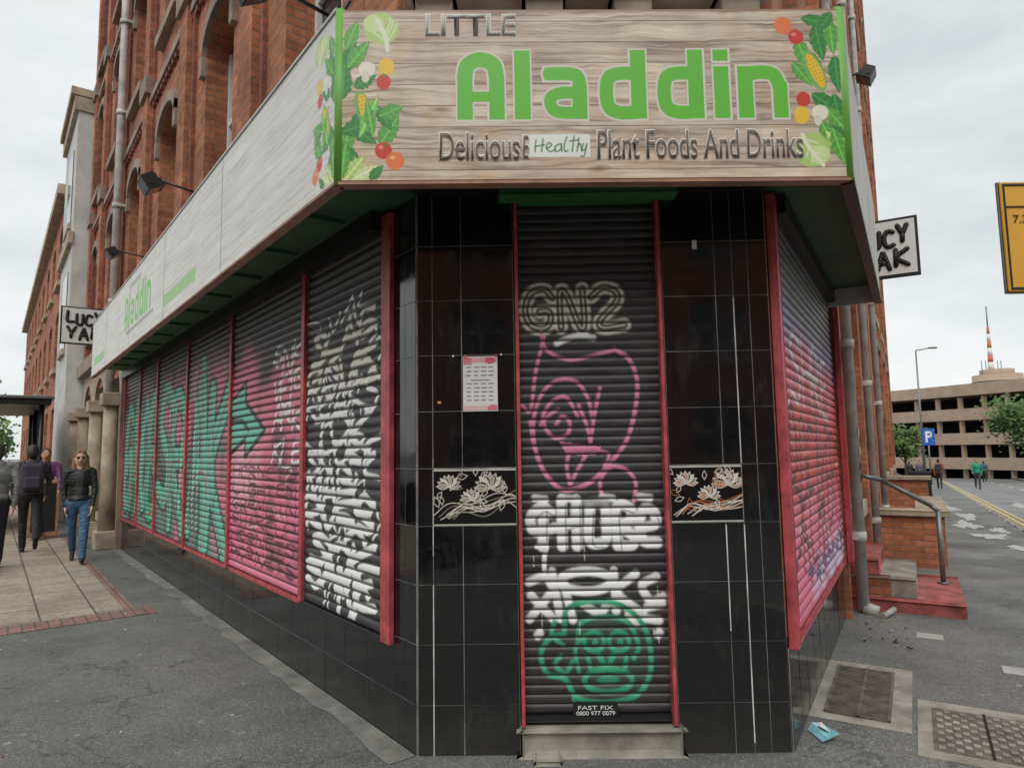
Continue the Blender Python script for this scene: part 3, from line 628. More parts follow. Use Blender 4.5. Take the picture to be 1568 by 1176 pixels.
def tealp(seed,red=True,txt='ASR'):
    def f(cv):
        W_=cv.X[-1]; wash(cv,0,.45,W_,2.35,c(120,150,140),seed,60,.25,.5)
        if red: wash(cv,0,.4,W_,1.0,ROSE,seed+3,26,.2,.7); wash(cv,W_*.7,.8,W_,2.2,ROSE,seed+5,26,.16,.7)
        random.seed(seed)
        word(cv,txt,.1,.62,W_-.25,1.5,.34,BK,.03,.12,.12,.07,1,0,.3); random.seed(seed); word(cv,txt,.1,.62,W_-.25,1.5,.25,TEAL,.03,.12,.12,.07,.95,0,.3)
        random.seed(seed); word(cv,txt,.05,.66,W_-.25,1.5,.03,c(190,60,70),.008,.12,.12,.07,.9,0,.3)
        for k in range(9): 
            x=random.uniform(.1,W_-.2); cv.stroke([(x,random.uniform(.6,1.2)),(x+random.uniform(-.2,.2),random.uniform(1.2,1.7)),(x+random.uniform(-.1,.1),2.1)],.03,random.choice([BK,c(60,120,110),c(175,238,225),c(150,60,70)]),.01)
        word(cv,'OKRS',.2,.28,W_-.5,.2,.025,c(150,60,60),.01,.2,.2,.1,.8)
    return f
P=[s1,s2,tealp(21,True,'AK'),tealp(31,True,'SR'),tealp(41,False,'OE'),tealp(51,False,'GA')]
for k in range(6):
    a,b_=DIV[k]+(.0 if k==0 else .03),DIV[k+1]-.03
    shutter(FL,a,b_,.53,2.86,.02,.0075 if k<2 else .012,P[k],flip=True,pitch=.06,groove=.0 if k<2 else .3,frames=REDP if k else BLACKP,amp=.014)
def sr(cv):
    wash(cv,0,.6,3,.95,c(140,120,170),9,50,.2,.5)
    wash(cv,0,.85,3,2.25,c(222,92,108),5,190,.28,.75); wash(cv,0,1.1,3,1.7,c(214,72,58),8,80,.22,.65); wash(cv,0,1.7,3,2.2,c(230,120,150),12,60,.22,.6)
    wash(cv,.8,2.1,3,2.35,c(205,205,228),10,40,.12,.6)
    random.seed(3); word(cv,'BREAKERS',.1,1.2,2.7,.8,.05,c(90,30,50),.02,.1,.2,.15); word(cv,'SHRED',.3,.62,2.4,.45,.04,c(226,216,222),.02,.1,.2,.1)
    for k in range(46):
        x=random.uniform(0,2.8); y=random.uniform(.6,2.2); cv.stroke([(x,y),(x+random.uniform(-.2,.4),y+random.uniform(-.15,.15))],.03,random.choice([BK,c(240,190,200),c(150,40,50),c(230,120,80)]),.01,.8)
    word(cv,'TAGGERZ',.6,2.1,2.2,.1,.03,c(90,60,120),.01)
shutter(FR,.12,3.0,.53,2.86,.02,.014,sr,pitch=.06,groove=.4,frames=REDP,amp=.014)
# ------------------------------------------------------------ sign boards
def aladdin(cv,f,k,g=c(98,190,52)):
    def R(x0,y0,x1,y1,col):
        cv.poly([f(x0,y0),f(x1,y0),f(x1,y1),f(x0,y1)],col)
    def go(col,e):
        W_=24+2*e
        R(699-e,118,723+e,188+e,col); R(748-e,118,772+e,188+e,col); R(712,144-e,760,160+e,col)
        cv.stroke([f(711,120),f(716,102),f(735,94),f(755,102),f(760,120)],W_*k,col,1.0*k)
        R(788-e,80-e,812+e,188+e,col)
        cv.stroke([f(842,117),f(872,117),f(886,122),f(889,138)],(21+2*e)*k,col,1.0*k); R(877-e,135,900+e,188+e,col); R(834-e,107-e,846,127+e,col)
        cv.stroke([f(886,147),f(860,147),f(845,153),f(843,164),f(850,175),f(866,178),f(886,178)],(19+2*e)*k,col,1.0*k)
        for dx in (0,90):
            R(968-e+dx,80-e,992+e+dx,188+e,col)
            cv.stroke([f(974+dx,117),f(950+dx,117),f(934+dx,124),f(930+dx,147),f(934+dx,170),f(950+dx,178),f(974+dx,178)],(21+2*e)*k,col,1.0*k)
        R(1098-e,106-e,1122+e,188+e,col); R(1098-e,80-e,1122+e,98+e,col)
        R(1135-e,106-e,1159+e,188+e,col); R(1190-e,132,1213+e,188+e,col); cv.stroke([f(1150,120),f(1170,116),f(1192,120),f(1201,138)],(22+2*e)*k,col,1.0*k)
    go(c(220,214,202),3.0); go(g,0)
DG=c(48,128,52); MG=c(88,160,62); LG=c(178,206,120); RD=c(206,52,40); OR=c(228,122,62); YE=c(238,196,50)
def veg(cv,X,sx,k=1):
    def L(x,y,l_,w_,a,col): p=X(x,y); cv.leaf(p[0],p[1],l_*sx,w_*sx,a,col)
    def E(x,y,rx,ry,col,a=0): p=X(x,y); cv.ell(p[0],p[1],rx*sx,ry*sx,col,a)
    def S(pts,w_,col): cv.stroke([X(*q) for q in pts],w_*sx,col,.8*sx)
    def A(a): return a if k>0 else math.pi-a
    for (x,y,l_,w_,a,col) in [(6,100,60,13,-1.3,DG),(10,90,55,12,-.9,MG),(2,140,60,14,-1.5,DG),(20,200,60,14,-1.2,DG),(60,210,55,14,-1.0,MG),(5,230,60,12,-1.4,MG),(15,180,50,12,.6,DG),(55,150,45,10,1.0,DG),(0,190,50,12,-.3,DG),(60,165,40,12,-.4,MG),(30,238,50,10,-2.4,DG),(8,60,48,11,-1.2,MG),(20,120,40,11,-.5,DG)]: L(x,y,l_,w_,A(a),col)
    E(62,28,27,25,LG,.2); E(50,20,16,14,c(200,222,150)); S([(72,62),(68,40),(56,15)],7,c(226,230,205)); 
    for q in (0,1,2): S([(70,50-q*8),(80-q*2,36-q*10),(86-q*6,20-q*4)],2,c(225,232,190)); S([(66,46-q*8),(50+q*3,34-q*9)],2,c(225,232,190))
    E(40,92,13,12,c(232,228,210)); E(38,104,6,9,c(220,214,196)); E(70,88,12,14,YE); E(66,112,11,12,RD); S([(66,100),(68,104)],3,DG)
    E(38,158,13,34,c(110,180,80),-.35); E(40,158,9,29,YE,-.35)
    for r_ in range(9):
        for q in range(3):
            a=-.35; u_=(q-1)*5.2; v_=(r_-4)*6; E(40+u_*math.cos(a)-v_*math.sin(a),158+u_*math.sin(a)+v_*math.cos(a),1.5,1.8,c(214,150,36))
    L(30,196,70,9,A(-1.15),c(120,186,84)); L(50,196,60,8,A(-1.75),MG)
    E(66,218,13,13,RD); E(84,234,14,14,OR); E(70,210,3,2,DG); E(62,213,4,3,c(240,130,120)); E(80,229,4,3,c(248,180,130))
    L(8,262,46,12,A(-.9),LG); L(20,262,46,9,A(-.5),c(206,222,160)); L(2,262,60,9,A(-1.45),MG); L(45,262,30,8,A(-.8),DG)
SIGN=empty('shop_sign')
nx,ny=860,310; u=np.linspace(0,1,nx); v=np.linspace(0,1,ny)
cv=Canvas(518+u*784,15+v*265)
veg(cv,lambda x,y:(520+x,16+y),1,1)
def vegr(cv):
    for (x,y,l_,w_,a,col) in [(1240,80,62,13,1.0,DG),(1262,40,60,14,1.4,DG),(1285,30,60,12,1.5,MG),(1290,90,60,13,1.5,DG),(1232,60,55,12,1.3,MG),(1250,150,55,13,.6,DG),(1285,150,60,13,1.4,DG),(1270,170,55,12,.9,MG),(1240,30,50,10,.2,DG),(1222,100,50,10,.9,MG),(1290,20,40,10,2.2,DG),(1275,200,50,12,.9,DG),(1262,190,60,11,1.2,MG)]: cv.leaf(x,y,l_,w_,a,col)
    cv.ell(1212,42,14,14,OR); cv.ell(1231,60,12,12,RD); cv.ell(1228,56,4,3,c(240,130,120))
    cv.ell(1257,114,14,34,c(110,180,80),-.4); cv.ell(1259,114,9,29,YE,-.4)
    for r_ in range(9):
        for q in range(3):
            a=-.4; u_=(q-1)*5.2; v_=(r_-4)*6; cv.ell(1259+u_*math.cos(a)-v_*math.sin(a),114+u_*math.sin(a)+v_*math.cos(a),1.5,1.8,c(214,150,36))
    cv.ell(1237,159,11,12,RD); cv.ell(1233,184,12,14,YE); cv.ell(1262,180,13,12,c(232,228,210)); cv.ell(1258,192,6,8,c(220,214,196))
    cv.ell(1246,238,28,26,LG,-.5); cv.ell(1258,246,16,14,c(204,224,150),-.5); cv.stroke([(1232,214),(1242,235),(1262,262)],6,c(228,232,205),1)
    for q in range(3): cv.stroke([(1236+q*6,222+q*10),(1228+q*8,240+q*9)],2,c(228,232,195),.8); cv.stroke([(1238+q*6,222+q*10),(1256+q*5,228+q*9)],2,c(228,232,195),.8)
    cv.leaf(1270,210,60,13,.8,LG); cv.leaf(1280,205,60,11,1.3,MG)
vegr(cv)
aladdin(cv,lambda x,y:(x,y),1)
cv.rect(809,211,903,246,c(232,236,228))
cv.rect(518,15,1302,18,c(150,110,80),.8)
HG=c(40,110,60)
for st in [[(820,220),(818,238)],[(832,218),(829,238)],[(818,230),(834,227)],[(838,233),(846,228),(841,224),(837,232),(844,238),(852,234)],[(860,226),(852,230),(853,238),(861,234),(862,226),(863,238)],[(872,215),(867,228),(868,238),(873,236)],[(884,214),(880,238)],[(876,222),(890,220)],[(892,217),(888,238)],[(889,231),(894,226),(896,238)],[(899,226),(897,234),(901,236),(905,226),(900,244),(894,245)]]:
    cv.stroke([(812+(x-812)*.92,y) for x,y in st],2.1,HG,.8)
grid_obj('front_board',SG,u*SW,ZT-v*ZH,np.full(ny,.022),cv,PW,None,SIGN)
def text(body,fr,x0,z0,w_,h_,o,mat,name,parent,ext=.002,off=0,rev=False,grow=0):
    cu=D.curves.new(name,'FONT'); cu.body=body; cu.size=1; cu.extrude=0; cu.offset=off
    t=D.objects.new('tmp',cu); COL.objects.link(t); dg=bpy.context.evaluated_depsgraph_get(); dg.update()
    me=D.meshes.new_from_object(t.evaluated_get(dg)); D.objects.remove(t)
    x0-=grow; z0-=grow; w_+=2*grow; h_+=2*grow
    co=np.zeros(len(me.vertices)*3); me.vertices.foreach_get('co',co); co=co.reshape(-1,3); mn=co.min(0); mx=co.max(0)
    out=np.zeros_like(co); X=(co[:,0]-mn[0])/(mx[0]-mn[0])*w_
    out[:,0]=(x0-X) if rev else (x0+X); out[:,2]=z0+(co[:,1]-mn[1])/(mx[1]-mn[1])*h_; out[:,1]=o*fr.sg
    me.vertices.foreach_set('co',out.ravel()); me.materials.clear(); me.materials.append(mat); me.update()
    ob=D.objects.new(name,me); COL.objects.link(ob); ob.matrix_world=fr.M
    if parent: ob.parent=parent
    so_=ob.modifiers.new('s','SOLIDIFY'); so_.thickness=ext; so_.offset=0
    return ob
GBR=simple('grey_brown_lettering',c(112,100,86),.5,.12,10,0); LGR=simple('faded_lettering',c(176,170,162),.5,.15,10,0); OUTL=simple('pale_outline',c(228,222,210),.5,.1,10,0)
def sx(px): return (px-518)/784*SW
def sz(py): return ZT-(py-15)/265*ZH
for (t,a,b_,y0,y1,mt) in [('Delicious',672,794,250,208,GBR),('E',800,807,248,213,GBR),('Plant Foods And Drinks',914,1232,250,206,GBR),('LITTLE',652,790,55,23,LGR)]:
    x0,w_,z0,h_=sx(a),sx(b_)-sx(a),sz(y0),sz(y1)-sz(y0)
    text(t,SG,x0,z0,w_,h_,.0235,OUTL,'letter_outline',SIGN,.001,.03,False,.0045)
    text(t,SG,x0,z0,w_,h_,.0255,mt,'lettering',SIGN,.001,0.004)
mb=MB(SG); mb.box(0,SW,-.03,.02,ZT-ZH,ZT,GREENP); mb.box(0,SW,-.03,.03,ZT-ZH-.02,ZT-ZH-.002,TRIM,.003); mb.build('backing',SIGN)
nx,ny=1000,100; u=np.linspace(0,1,nx); v=np.linspace(0,1,ny); Ln=9.65
cv=Canvas(u*Ln,v*ZH)
k_=.0033
veg(cv,lambda x,y:(Ln-.01-x*k_*.85,.02+y*k_*.94),k_*.9,-1)
aladdin(cv,lambda x,y:(Ln-6.35+(x-700)*.0033,.2+(y-80)*.0038),.0035)
cv.rect(Ln-4.0,.62,Ln-2.75,.73,c(140,196,104),.9); cv.rect(Ln-9.3,.60,Ln-8.2,.72,c(120,190,90),.9)
cv.rect(Ln-6.2,.64,Ln-4.5,.68,c(90,84,76),.6); cv.rect(Ln-6.0,.10,Ln-5.3,.16,c(150,146,140),.7)
grid_obj('left_board',SL,Ln-u*Ln,ZT-v*ZH,np.full(ny,.022),cv,PWL,None,SIGN)
ZB=ZT-ZH
mb=MB(SL); mb.box(0,Ln,-.03,.02,ZB,ZT,GREYR); mb.box(0,Ln,-.03,.03,ZB-.02,ZB-.002,TRIM,.003); mb.box(0,Ln,-.03,.03,ZT+.002,ZT+.018,GREYR)
for k in range(1,5): mb.box(k*2.0-.002,k*2.0+.002,.02,.0235,ZB,ZT,STEEL)
mb.build('left_fascia',SIGN)
mb=MB(SR); mb.box(0,3.2,-.03,.02,ZB,ZT,GREYR); mb.box(0,3.2,-.03,.03,ZB-.03,ZB-.002,BLACKP); mb.box(0,.12,.02,.026,ZB,ZT,GREENB); mb.box(3.17,3.2,-.5,-.03,ZB-.015,ZT,GREYR); mb.build('right_fascia',SIGN)
mb=MB(WORLD); p=SG.W(0,0); mb.cyl((p.x,p.y,ZB-.015),(p.x,p.y,ZT+.01),.028,GREENB,n=8); p=SG.W(SW,0); mb.cyl((p.x,p.y,ZB-.015),(p.x,p.y,ZT+.01),.028,GREENB,n=8)
def strip(fa,fb,z,m,za=None):
    vs=[mb.bm.verts.new((q.x,q.y,zz)) for q,zz in zip(fa+fb[::-1],[z]*len(fa)+[z if za is None else za]*len(fb))]
    f=mb.bm.faces.new(vs); f.material_index=mb.mi(m)
wl=[FL.W(9.6,0),FL.W(0,0)]; sl=[SL.W(9.65,-.02),SL.W(0,-.02)]
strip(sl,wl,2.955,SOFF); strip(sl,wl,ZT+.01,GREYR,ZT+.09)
w2=[FF.W(0,0),FF.W(1.905,0)]; s2_=[SG.W(0,-.02),SG.W(SW,-.02)]
strip(s2_,w2,2.957,BLACKP); strip(s2_,w2,ZT+.01,GREYR,ZT+.09)
w3=[FR.W(0,0),FR.W(3.2,0)]; s3_=[SR.W(0,-.02),SR.W(3.2,-.02)]
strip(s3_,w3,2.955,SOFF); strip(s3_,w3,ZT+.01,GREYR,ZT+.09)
mb.build('soffit_and_capping',SIGN)
mb=MB(SL)
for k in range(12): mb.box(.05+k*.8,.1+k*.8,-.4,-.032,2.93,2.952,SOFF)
mb.build('soffit_battens',SIGN)
mb=MB(SL)
for k in range(9): 
    for j in range(4):
        a0=k*1.05+j*.2625; f_=lambda a:ZT+.09-.05*math.sin(math.pi*((a/1.05)%1.0))
        mb.cyl((a0,-.05,f_(a0+1e-4)),(a0+.2625,-.05,f_(a0+.2624)),.007,BLACKP,n=6)
mb.build('cable')
# poster
nx,ny=90,130; u=np.linspace(0,1,nx); v=np.linspace(0,1,ny); cv=Canvas(u*55,v*85); random.seed(1)
cv.rect(0,0,55,9,c(226,170,176)); cv.rect(0,0,14,12,c(214,110,124),.8); cv.ell(44,5,9,6,c(206,96,110)); cv.rect(0,78,55,85,c(228,186,188)); cv.ell(48,82,9,6,c(214,120,130)); cv.ell(6,30,5,4,c(224,170,176),0,.5)
for r_ in range(9):
    for q in range(4):
        if r_==3: continue
        x=6+q*12; cv.stroke([(x,16+r_*6.6),(x+random.uniform(5,8),16+r_*6.6)],2.0,c(60,56,58),.5,.8,False)
cv.rect(12,36,44,38,c(120,60,64),.8)
e=empty('poster'); grid_obj('printed_sheet',FF,.25+u*.18,2.045-v*.285,np.full(ny,.021),cv,PP,None,e)
mb=MB(FF); mb.box(.247,.433,.0145,.0195,1.755,2.05,PAPER)
for (a,z) in ((.255,2.05),(.42,2.05)): mb.box(a,a+.012,.0195,.023,z-.006,z+.01,REDP)
mb.build('backing',e)
text('FAST FIX',FF,.825,.205,.18,.02,-.026,WHITE,'lock_sticker_lettering',None)
text('0800 977 0079',FF,.815,.178,.2,.02,-.026,WHITE,'lock_sticker_lettering',None)
mb=MB(FF); mb.box(1.505,1.53,.011,.012,2.62,2.67,PAPER); mb.box(.19,.20,.011,.012,2.05,2.062,WHITE); mb.box(.45,.458,.011,.012,2.055,2.065,WHITE); mb.box(.11,.128,.011,.0125,1.80,1.812,YEL); mb.build('tape_remnant')
# ------------------------------------------------------------ pipes, lights
def pipe(fr,s,o,z0,z1,r=.055,name='drainpipe',m=PIPE):
    mb=MB(fr); mb.cyl((s,o,z0),(s,o,z1),r,m,n=16)
    z=z0+.6
    while z<z1: mb.cyl((s,o,z),(s,o,z+.09),r*1.25,m,n=16); mb.box(s-r*1.7,s+r*1.7,0,o,z+.02,z+.07,m); z+=1.8
    mb.cyl((s,o,z0),(s,o+.12,z0-.03),r*1.1,m,n=12); return mb.build(name)
pipe(FL,10.75,.16,.1,H,.07); pipe(FR,3.3,.14,.05,H,.05); pipe(FR,6.3,.14,-.1,H,.05); pipe(FR,9.6,.14,-.2,H,.05)
mb=MB(FR); mb.cyl((3.3,.14,3.2),(3.9,.1,3.6),.05,PIPE); mb.build('pipe_branch')
mb=MB(FR); 
for (z,m_) in ((1.62,PAPER),(1.2,INK),(1.45,PAPER),(1.3,BLUE),(.95,PAPER)): mb.box(3.275,3.325,.19,.1935,z,z+.07,m_)
mb.build('sticker')
def flood(fr,s,o,z,o_in=0.0,k=1.0):
    e=empty('floodlight'); mb=MB(fr); mb.cyl((s,o_in,z-.02),(s,o-.1*k,z+.06*k),.014*k,BLACKP,n=8); mb.box(s-.05*k,s+.05*k,o_in,o_in+.02,z-.08,z+.06,BLACKP); mb.build('arm',e)
    mb=MB(fr); R=Matrix.Translation(mb.p(s,o,z))@Matrix.Rotation(math.radians(-32*fr.sg),4,'X')@Matrix.Scale(k,4)
    mb.obox(R,(.24,.15,.12),BLACKP); mb.obox(R@Matrix.Translation((0,-.02*fr.sg,-.065)),(.27,.19,.02),BLACKP); mb.obox(R@Matrix.Translation((0,0,-.077)),(.22,.13,.006),GLASS)
    for q in range(6): mb.obox(R@Matrix.Translation((-.1+q*.04,0,.07)),(.008,.13,.03),BLACKP)
    mb.box(s-.13*k,s-.12*k,o-.09*k,o+.03*k,z-.04*k,z+.04*k,BLACKP); mb.box(s+.12*k,s+.13*k,o-.09*k,o+.03*k,z-.04*k,z+.04*k,BLACKP)
    mb.build('lamp_head',e)
flood(FL,4.5,.62,4.38); flood(FL,7.2,.62,4.3,0,.8); flood(FL,1.12,.6,4.62); flood(FR,2.1,.5,4.5,0,.62)
# ------------------------------------------------------------ projecting signs
def blade(fr,s,o0,o1,z0,z1):
    e=empty('projecting_sign'); mb=MB(fr); mb.box(s-.03,s+.03,o0,o1,z0,z1,INK,.005); mb.box(s-.036,s+.036,o0+.025,o1-.025,z0+.025,z1-.025,WHITE); mb.box(s-.02,s+.02,0,o0,(z0+z1)/2-.02,(z0+z1)/2+.02,BLACKP); mb.build('panel',e)
    mb=MB(fr)
    def st(pts,wd):
        P=spl(pts,6)
        for p_,q in zip(P[:-1],P[1:]): mb.cyl((s-.034,p_[0],p_[1]),(s-.034,q[0],q[1]),wd,INK,n=6)
        for p_ in (P[0],P[-1]): mb.ell((s-.034,p_[0],p_[1]),(wd,wd,wd),INK,sub=1)
    W_=o1-o0-.16; Hh=(z1-z0-.16)
    flip=fr.sg>0
    def G(ch,i,nc,row,dz):
        cw=W_/nc
        for g_ in GLY[ch]:
            pts=[]
            for px,py in g_:
                x=(i+px*.66+.17)*cw
                oo=(o1-.08-x) if flip else (o0+.08+x)
                pts.append((oo,z1-.09-row*Hh*.54-py*Hh*.36-dz))
            st(pts,.029)
    for i,ch in enumerate('LUCY'): G(ch,i,4,0,[0,.05,.05,0][i])
    for i,ch in enumerate('YAK'): G(ch,i,3,1,[0,.03,0][i])
    mb.build('lettering',e)
blade(FL,11.5,.16,.90,3.62,4.32); blade(FR,5.0,.10,.82,3.46,4.14)
# ------------------------------------------------------------ steps and handrail
e=empty('entrance_steps'); mb=MB(FR)
mb.box(3.45,4.85,0,.92,-.1,.11,REDSTEP,.02); mb.box(3.6,4.7,0,.55,.11,.28,CONC,.02); mb.box(3.6,4.7,0,.25,.28,.44,REDSTEP,.02)
mb.box(3.45,3.6,0,.35,.11,.3,BRICK,.01); mb.build('steps',e)
e=empty('handrail'); mb=MB(FR)
Pr=[(4.5,.05,1.22),(4.5,.3,1.16),(4.5,.74,.90),(4.5,.80,.84),(4.5,.80,.1)]
for a,b_ in zip(Pr[:-1],Pr[1:]): mb.cyl(a,b_,.024,STEEL,n=12); mb.ell(b_,(.024,.024,.024),STEEL)
mb.cyl((4.5,.8,.11),(4.5,.8,.13),.05,STEEL); mb.build('rail',e)
mb=MB(FR); mb.box(6.4,6.65,.005,.9,-.3,.62,BRICK,.004); mb.box(6.35,6.7,.005,.95,.62,.68,STONE,.01); mb.box(6.65,9,.65,.9,-.4,.62,BRICK); mb.box(6.7,9.05,.6,.95,.62,.68,STONE,.01); mb.box(10.2,10.45,.005,.8,-.5,.9,BRICK); mb.box(10.15,10.5,.005,.85,.9,.96,STONE); mb.build('brick_wall')
mb=MB(WORLD); L1=simple('blue_packet',(0.25,0.55,0.62),.4,.3,20,.2); vs=[(1.62,3.64,.02),(1.69,3.66,.04),(1.67,3.82,.03),(1.605,3.80,.045),]
mb.quad(vs,L1); mb.quad([(1.62,3.72,.05),(1.66,3.70,.03),(1.67,3.825,.035),(1.61,3.84,.02)],PAPER); mb.quad([(1.62,3.64,.02),(1.605,3.80,.045),(1.58,3.8,.008),(1.59,3.64,.008)],L1); mb.build('litter_packet',None,False)
mb=MB(FR); random.seed(8)
for k in range(30):
    a=random.uniform(2.2,3.6); o=random.uniform(.1,.5); an=random.random()*3; r=random.uniform(.01,.05)
    mb.cyl((a,o,.01),(a+r*math.cos(an),o+r*math.sin(an),.013),.005,random.choice([TRIM,STONE,DARK]),n=5)
mb.cyl((3.15,.3,.02),(3.35,.38,.05),.025,PIPE); mb.build('debris')
mb=MB(FL); random.seed(18)
for k in range(70):
    a=random.uniform(-3,9); o=random.uniform(.1,3.2); an=random.random()*3; r=random.uniform(.008,.02)
    mb.cyl((a,o,.006),(a+r*math.cos(an),o+r*math.sin(an),.007),.004,random.choice([WHITE,TRIM,STONE]),n=5)
mb.build('cigarette_ends')
# ------------------------------------------------------------ yellow sign on a post
e=empty('parking_sign'); mb=MB(WORLD)
mb.box(3.52,4.12,4.62,4.64,2.60,3.40,YEL,.01); mb.box(3.535,4.105,4.614,4.619,2.615,2.63,INK); mb.box(3.535,4.105,4.614,4.619,3.37,3.385,INK); mb.box(3.535,3.547,4.614,4.619,2.63,3.37,INK); mb.box(3.547,4.105,4.614,4.619,3.21,3.22,INK)
mb.box(3.51,4.13,4.641,4.66,2.59,3.41,STEEL,.008); mb.cyl((3.85,4.7,-.02),(3.85,4.7,3.38),.045,STEEL)
mb.build('plate_and_post',e)
ff=Frame((3.52,4.62),(1,0),-1); text('7.30am - 7pm',ff,.07,3.08,.50,.075,.006,INK,'hours',e); text('Mon - Sat',ff,.17,2.85,.36,.07,.006,INK,'days',e)
# ------------------------------------------------------------ neighbours
NB=empty('grey_gabled_building'); mb=MB(FL)
mb.box(16.55,20,-4,.42,-.2,10.8,GREYR); mb.box(16.5,20.05,-4,.6,10.8,11.0,STONE); mb.box(16.5,20.05,-4,.52,10.4,10.75,STONE); mb.box(16.5,20.05,.42,.52,6.9,7.2,STONE)
for z in (4.3,7.6): mb.box(17.3,18.6,.40,.44,z,z+2,GLASS); mb.box(17.2,18.7,.42,.5,z-.15,z,STONE)
mb.build('walls',NB)
NB=empty('brick_terrace'); mb=MB(FL); ops=[]
for k in range(9):
    for z in (4.2,6.9): ops.append((21+k*3,22.3+k*3,z,z+1.8,.3))
    ops.append((20.9+k*3,22.4+k*3,.5,3.0))
wallp(mb,20.05,48,-.2,9.3,ops,BRICK,.2,.35,GLASS,WHITE,STONE); mb.box(20.05,48,-5,.1,-.2,9.2,DARK); mb.box(20.05,48.2,-5,.6,9.3,9.6,STONE); mb.build('front',NB)
NB=empty('distant_building'); mb=MB(WORLD); 
mb.box(-85,-62,66,80,-.3,10.5,GREYR); mb.box(-85.2,-61.8,65.8,80.2,10.5,10.9,STONE)
for k in range(7):
    for z in (2,5,8): mb.box(-84+k*3.1,-82.6+k*3.1,65.93,65.99,z,z+1.6,GLASS)
mb.build('block',NB)
NB=empty('warehouse'); FB=Frame((22,-17),(-1,0.05),-1); mb=MB(FB); ops=[]
for k in range(9):
    for z in (1.0,4.6,8.0): ops.append((1.5+k*4.2,3.7+k*4.2,z,z+2.2,.4))
wallp(mb,0,40,-.4,11,ops,BRICK,.2,0,GLASS,WHITE,STONE); mb.box(0,40,-8,-.25,-.4,11,DARK); mb.box(0,40,-8,.3,11,11.4,STONE); mb.build('front',NB)
e=empty('bus_shelter'); mb=MB(FL)
mb.box(13.6,18.5,.85,2.7,2.62,2.74,BLACKP,.02); mb.box(13.55,18.55,.8,2.75,2.74,2.80,STEEL,.01)
for s in (13.8,16,18.3): mb.cyl((s,1.0,0),(s,1.0,2.62),.05,BLACKP); mb.cyl((s,2.5,0),(s,2.5,2.62),.05,BLACKP)
mb.box(13.85,18.3,2.49,2.51,.35,2.3,GLASS); mb.box(13.9,18,2.1,2.4,.45,.5,TRIM); mb.cyl((14.5,2.25,0),(14.5,2.25,.45),.03,STEEL); mb.cyl((17.5,2.25,0),(17.5,2.25,.45),.03,STEEL); mb.build('frame',e)
e=empty('advertising_board'); mb=MB(FL); mb.box(12.4,12.46,.72,1.2,.05,1.1,TRIM,.01); mb.box(12.39,12.4,.77,1.15,.15,1.05,INK); mb.obox(Matrix.Translation((12.6,.96,.55))@Matrix.Rotation(.25,4,'Y'),(.04,.48,1.05),TRIM); mb.build('a_frame',e)
# ------------------------------------------------------------ car park
e=empty('multi_storey_car_park'); mb=MB(WORLD)
path=[(42,96),(47,90),(50.5,84),(53.5,76),(57,66),(61,54),(66,40)]
base=-3.2
def band(z0,z1,inset,m):
    cen=Vector((90,90))
    P=[Vector(p)+(cen-Vector(p)).normalized()*inset for p in path]
    for a,b_ in zip(P[:-1],P[1:]):
        f=mb.bm.faces.new([mb.bm.verts.new((a.x,a.y,z0)),mb.bm.verts.new((b_.x,b_.y,z0)),mb.bm.verts.new((b_.x,b_.y,z1)),mb.bm.verts.new((a.x,a.y,z1))]); f.material_index=mb.mi(m)
def slab(z,i0,i1,m):
    cen=Vector((90,90)); A=[Vector(p)+(cen-Vector(p)).normalized()*i0 for p in path]; B=[Vector(p)+(cen-Vector(p)).normalized()*i1 for p in path]
    for k in range(len(A)-1):
        f=mb.bm.faces.new([mb.bm.verts.new((q.x,q.y,z)) for q in (A[k],A[k+1],B[k+1],B[k])]); f.material_index=mb.mi(m)
for k in range(4):
    z=base+k*2.85+1.6; band(z,z+1.35,0,CONCB); slab(z,0,7,CONCB); slab(z+1.35,0,.5,CONCB)
band(base,base+11.5,7,DARK)
P=[Vector(p) for p in path]
for a,b_ in zip(P[:-1],P[1:]):
    L_=(b_-a).length; N=max(2,int(L_/2.6))
    for k in range(N):
        q=a+(b_-a)*(k/N); q=q+(Vector((90,90))-q).normalized()*.6
        mb.box(q.x-.2,q.x+.2,q.y-.2,q.y+.2,base,base+10,CONCB)
mb.build('decks',e)
e=empty('radio_mast'); mb=MB(WORLD); mx,my=181,250
RW=simple('mast_red',(0.62,.16,.10),.6,.1,1,0)
z=26
for k in range(7): mb.cyl((mx,my,z),(mx,my,z+2.7),1.1-.1*k,RW if k%2==0 else WHITE,1.0-.1*k,8); z+=2.7
mb.cyl((mx,my,z),(mx,my,z+8),.22,STEEL); 
for q in (-2.2,-1.2,1.6,2.4): mb.cyl((mx+q*1.6,my,26),(mx+q*1.6,my,32),.15,STEEL)
mb.build('mast',e)
e=empty('round_office_block'); mb=MB(WORLD); mb.cyl((mx+2,my,-10),(mx+2,my,26.5),8,CONCB,n=24); mb.cyl((mx+2,my,22),(mx+2,my,24),8.2,DARK,n=24); mb.cyl((mx+2,my,25.5),(mx+2,my,28.5),5.5,CONCB,n=24); mb.build('tower',e)
def lampp(x,y,h):
    z=gz(x,y); e=empty('street_lamp'); mb=MB(WORLD); mb.cyl((x,y,z),(x,y,z+h),.1,STEEL,.05); mb.cyl((x,y,z+h),(x+1.0,y-.3,z+h+.15),.04,STEEL); mb.box(x+.8,x+1.4,y-.42,y-.18,z+h+.08,z+h+.2,STEEL,.03); mb.build('column',e)
lampp(30.6,50,10); lampp(51,66,7)
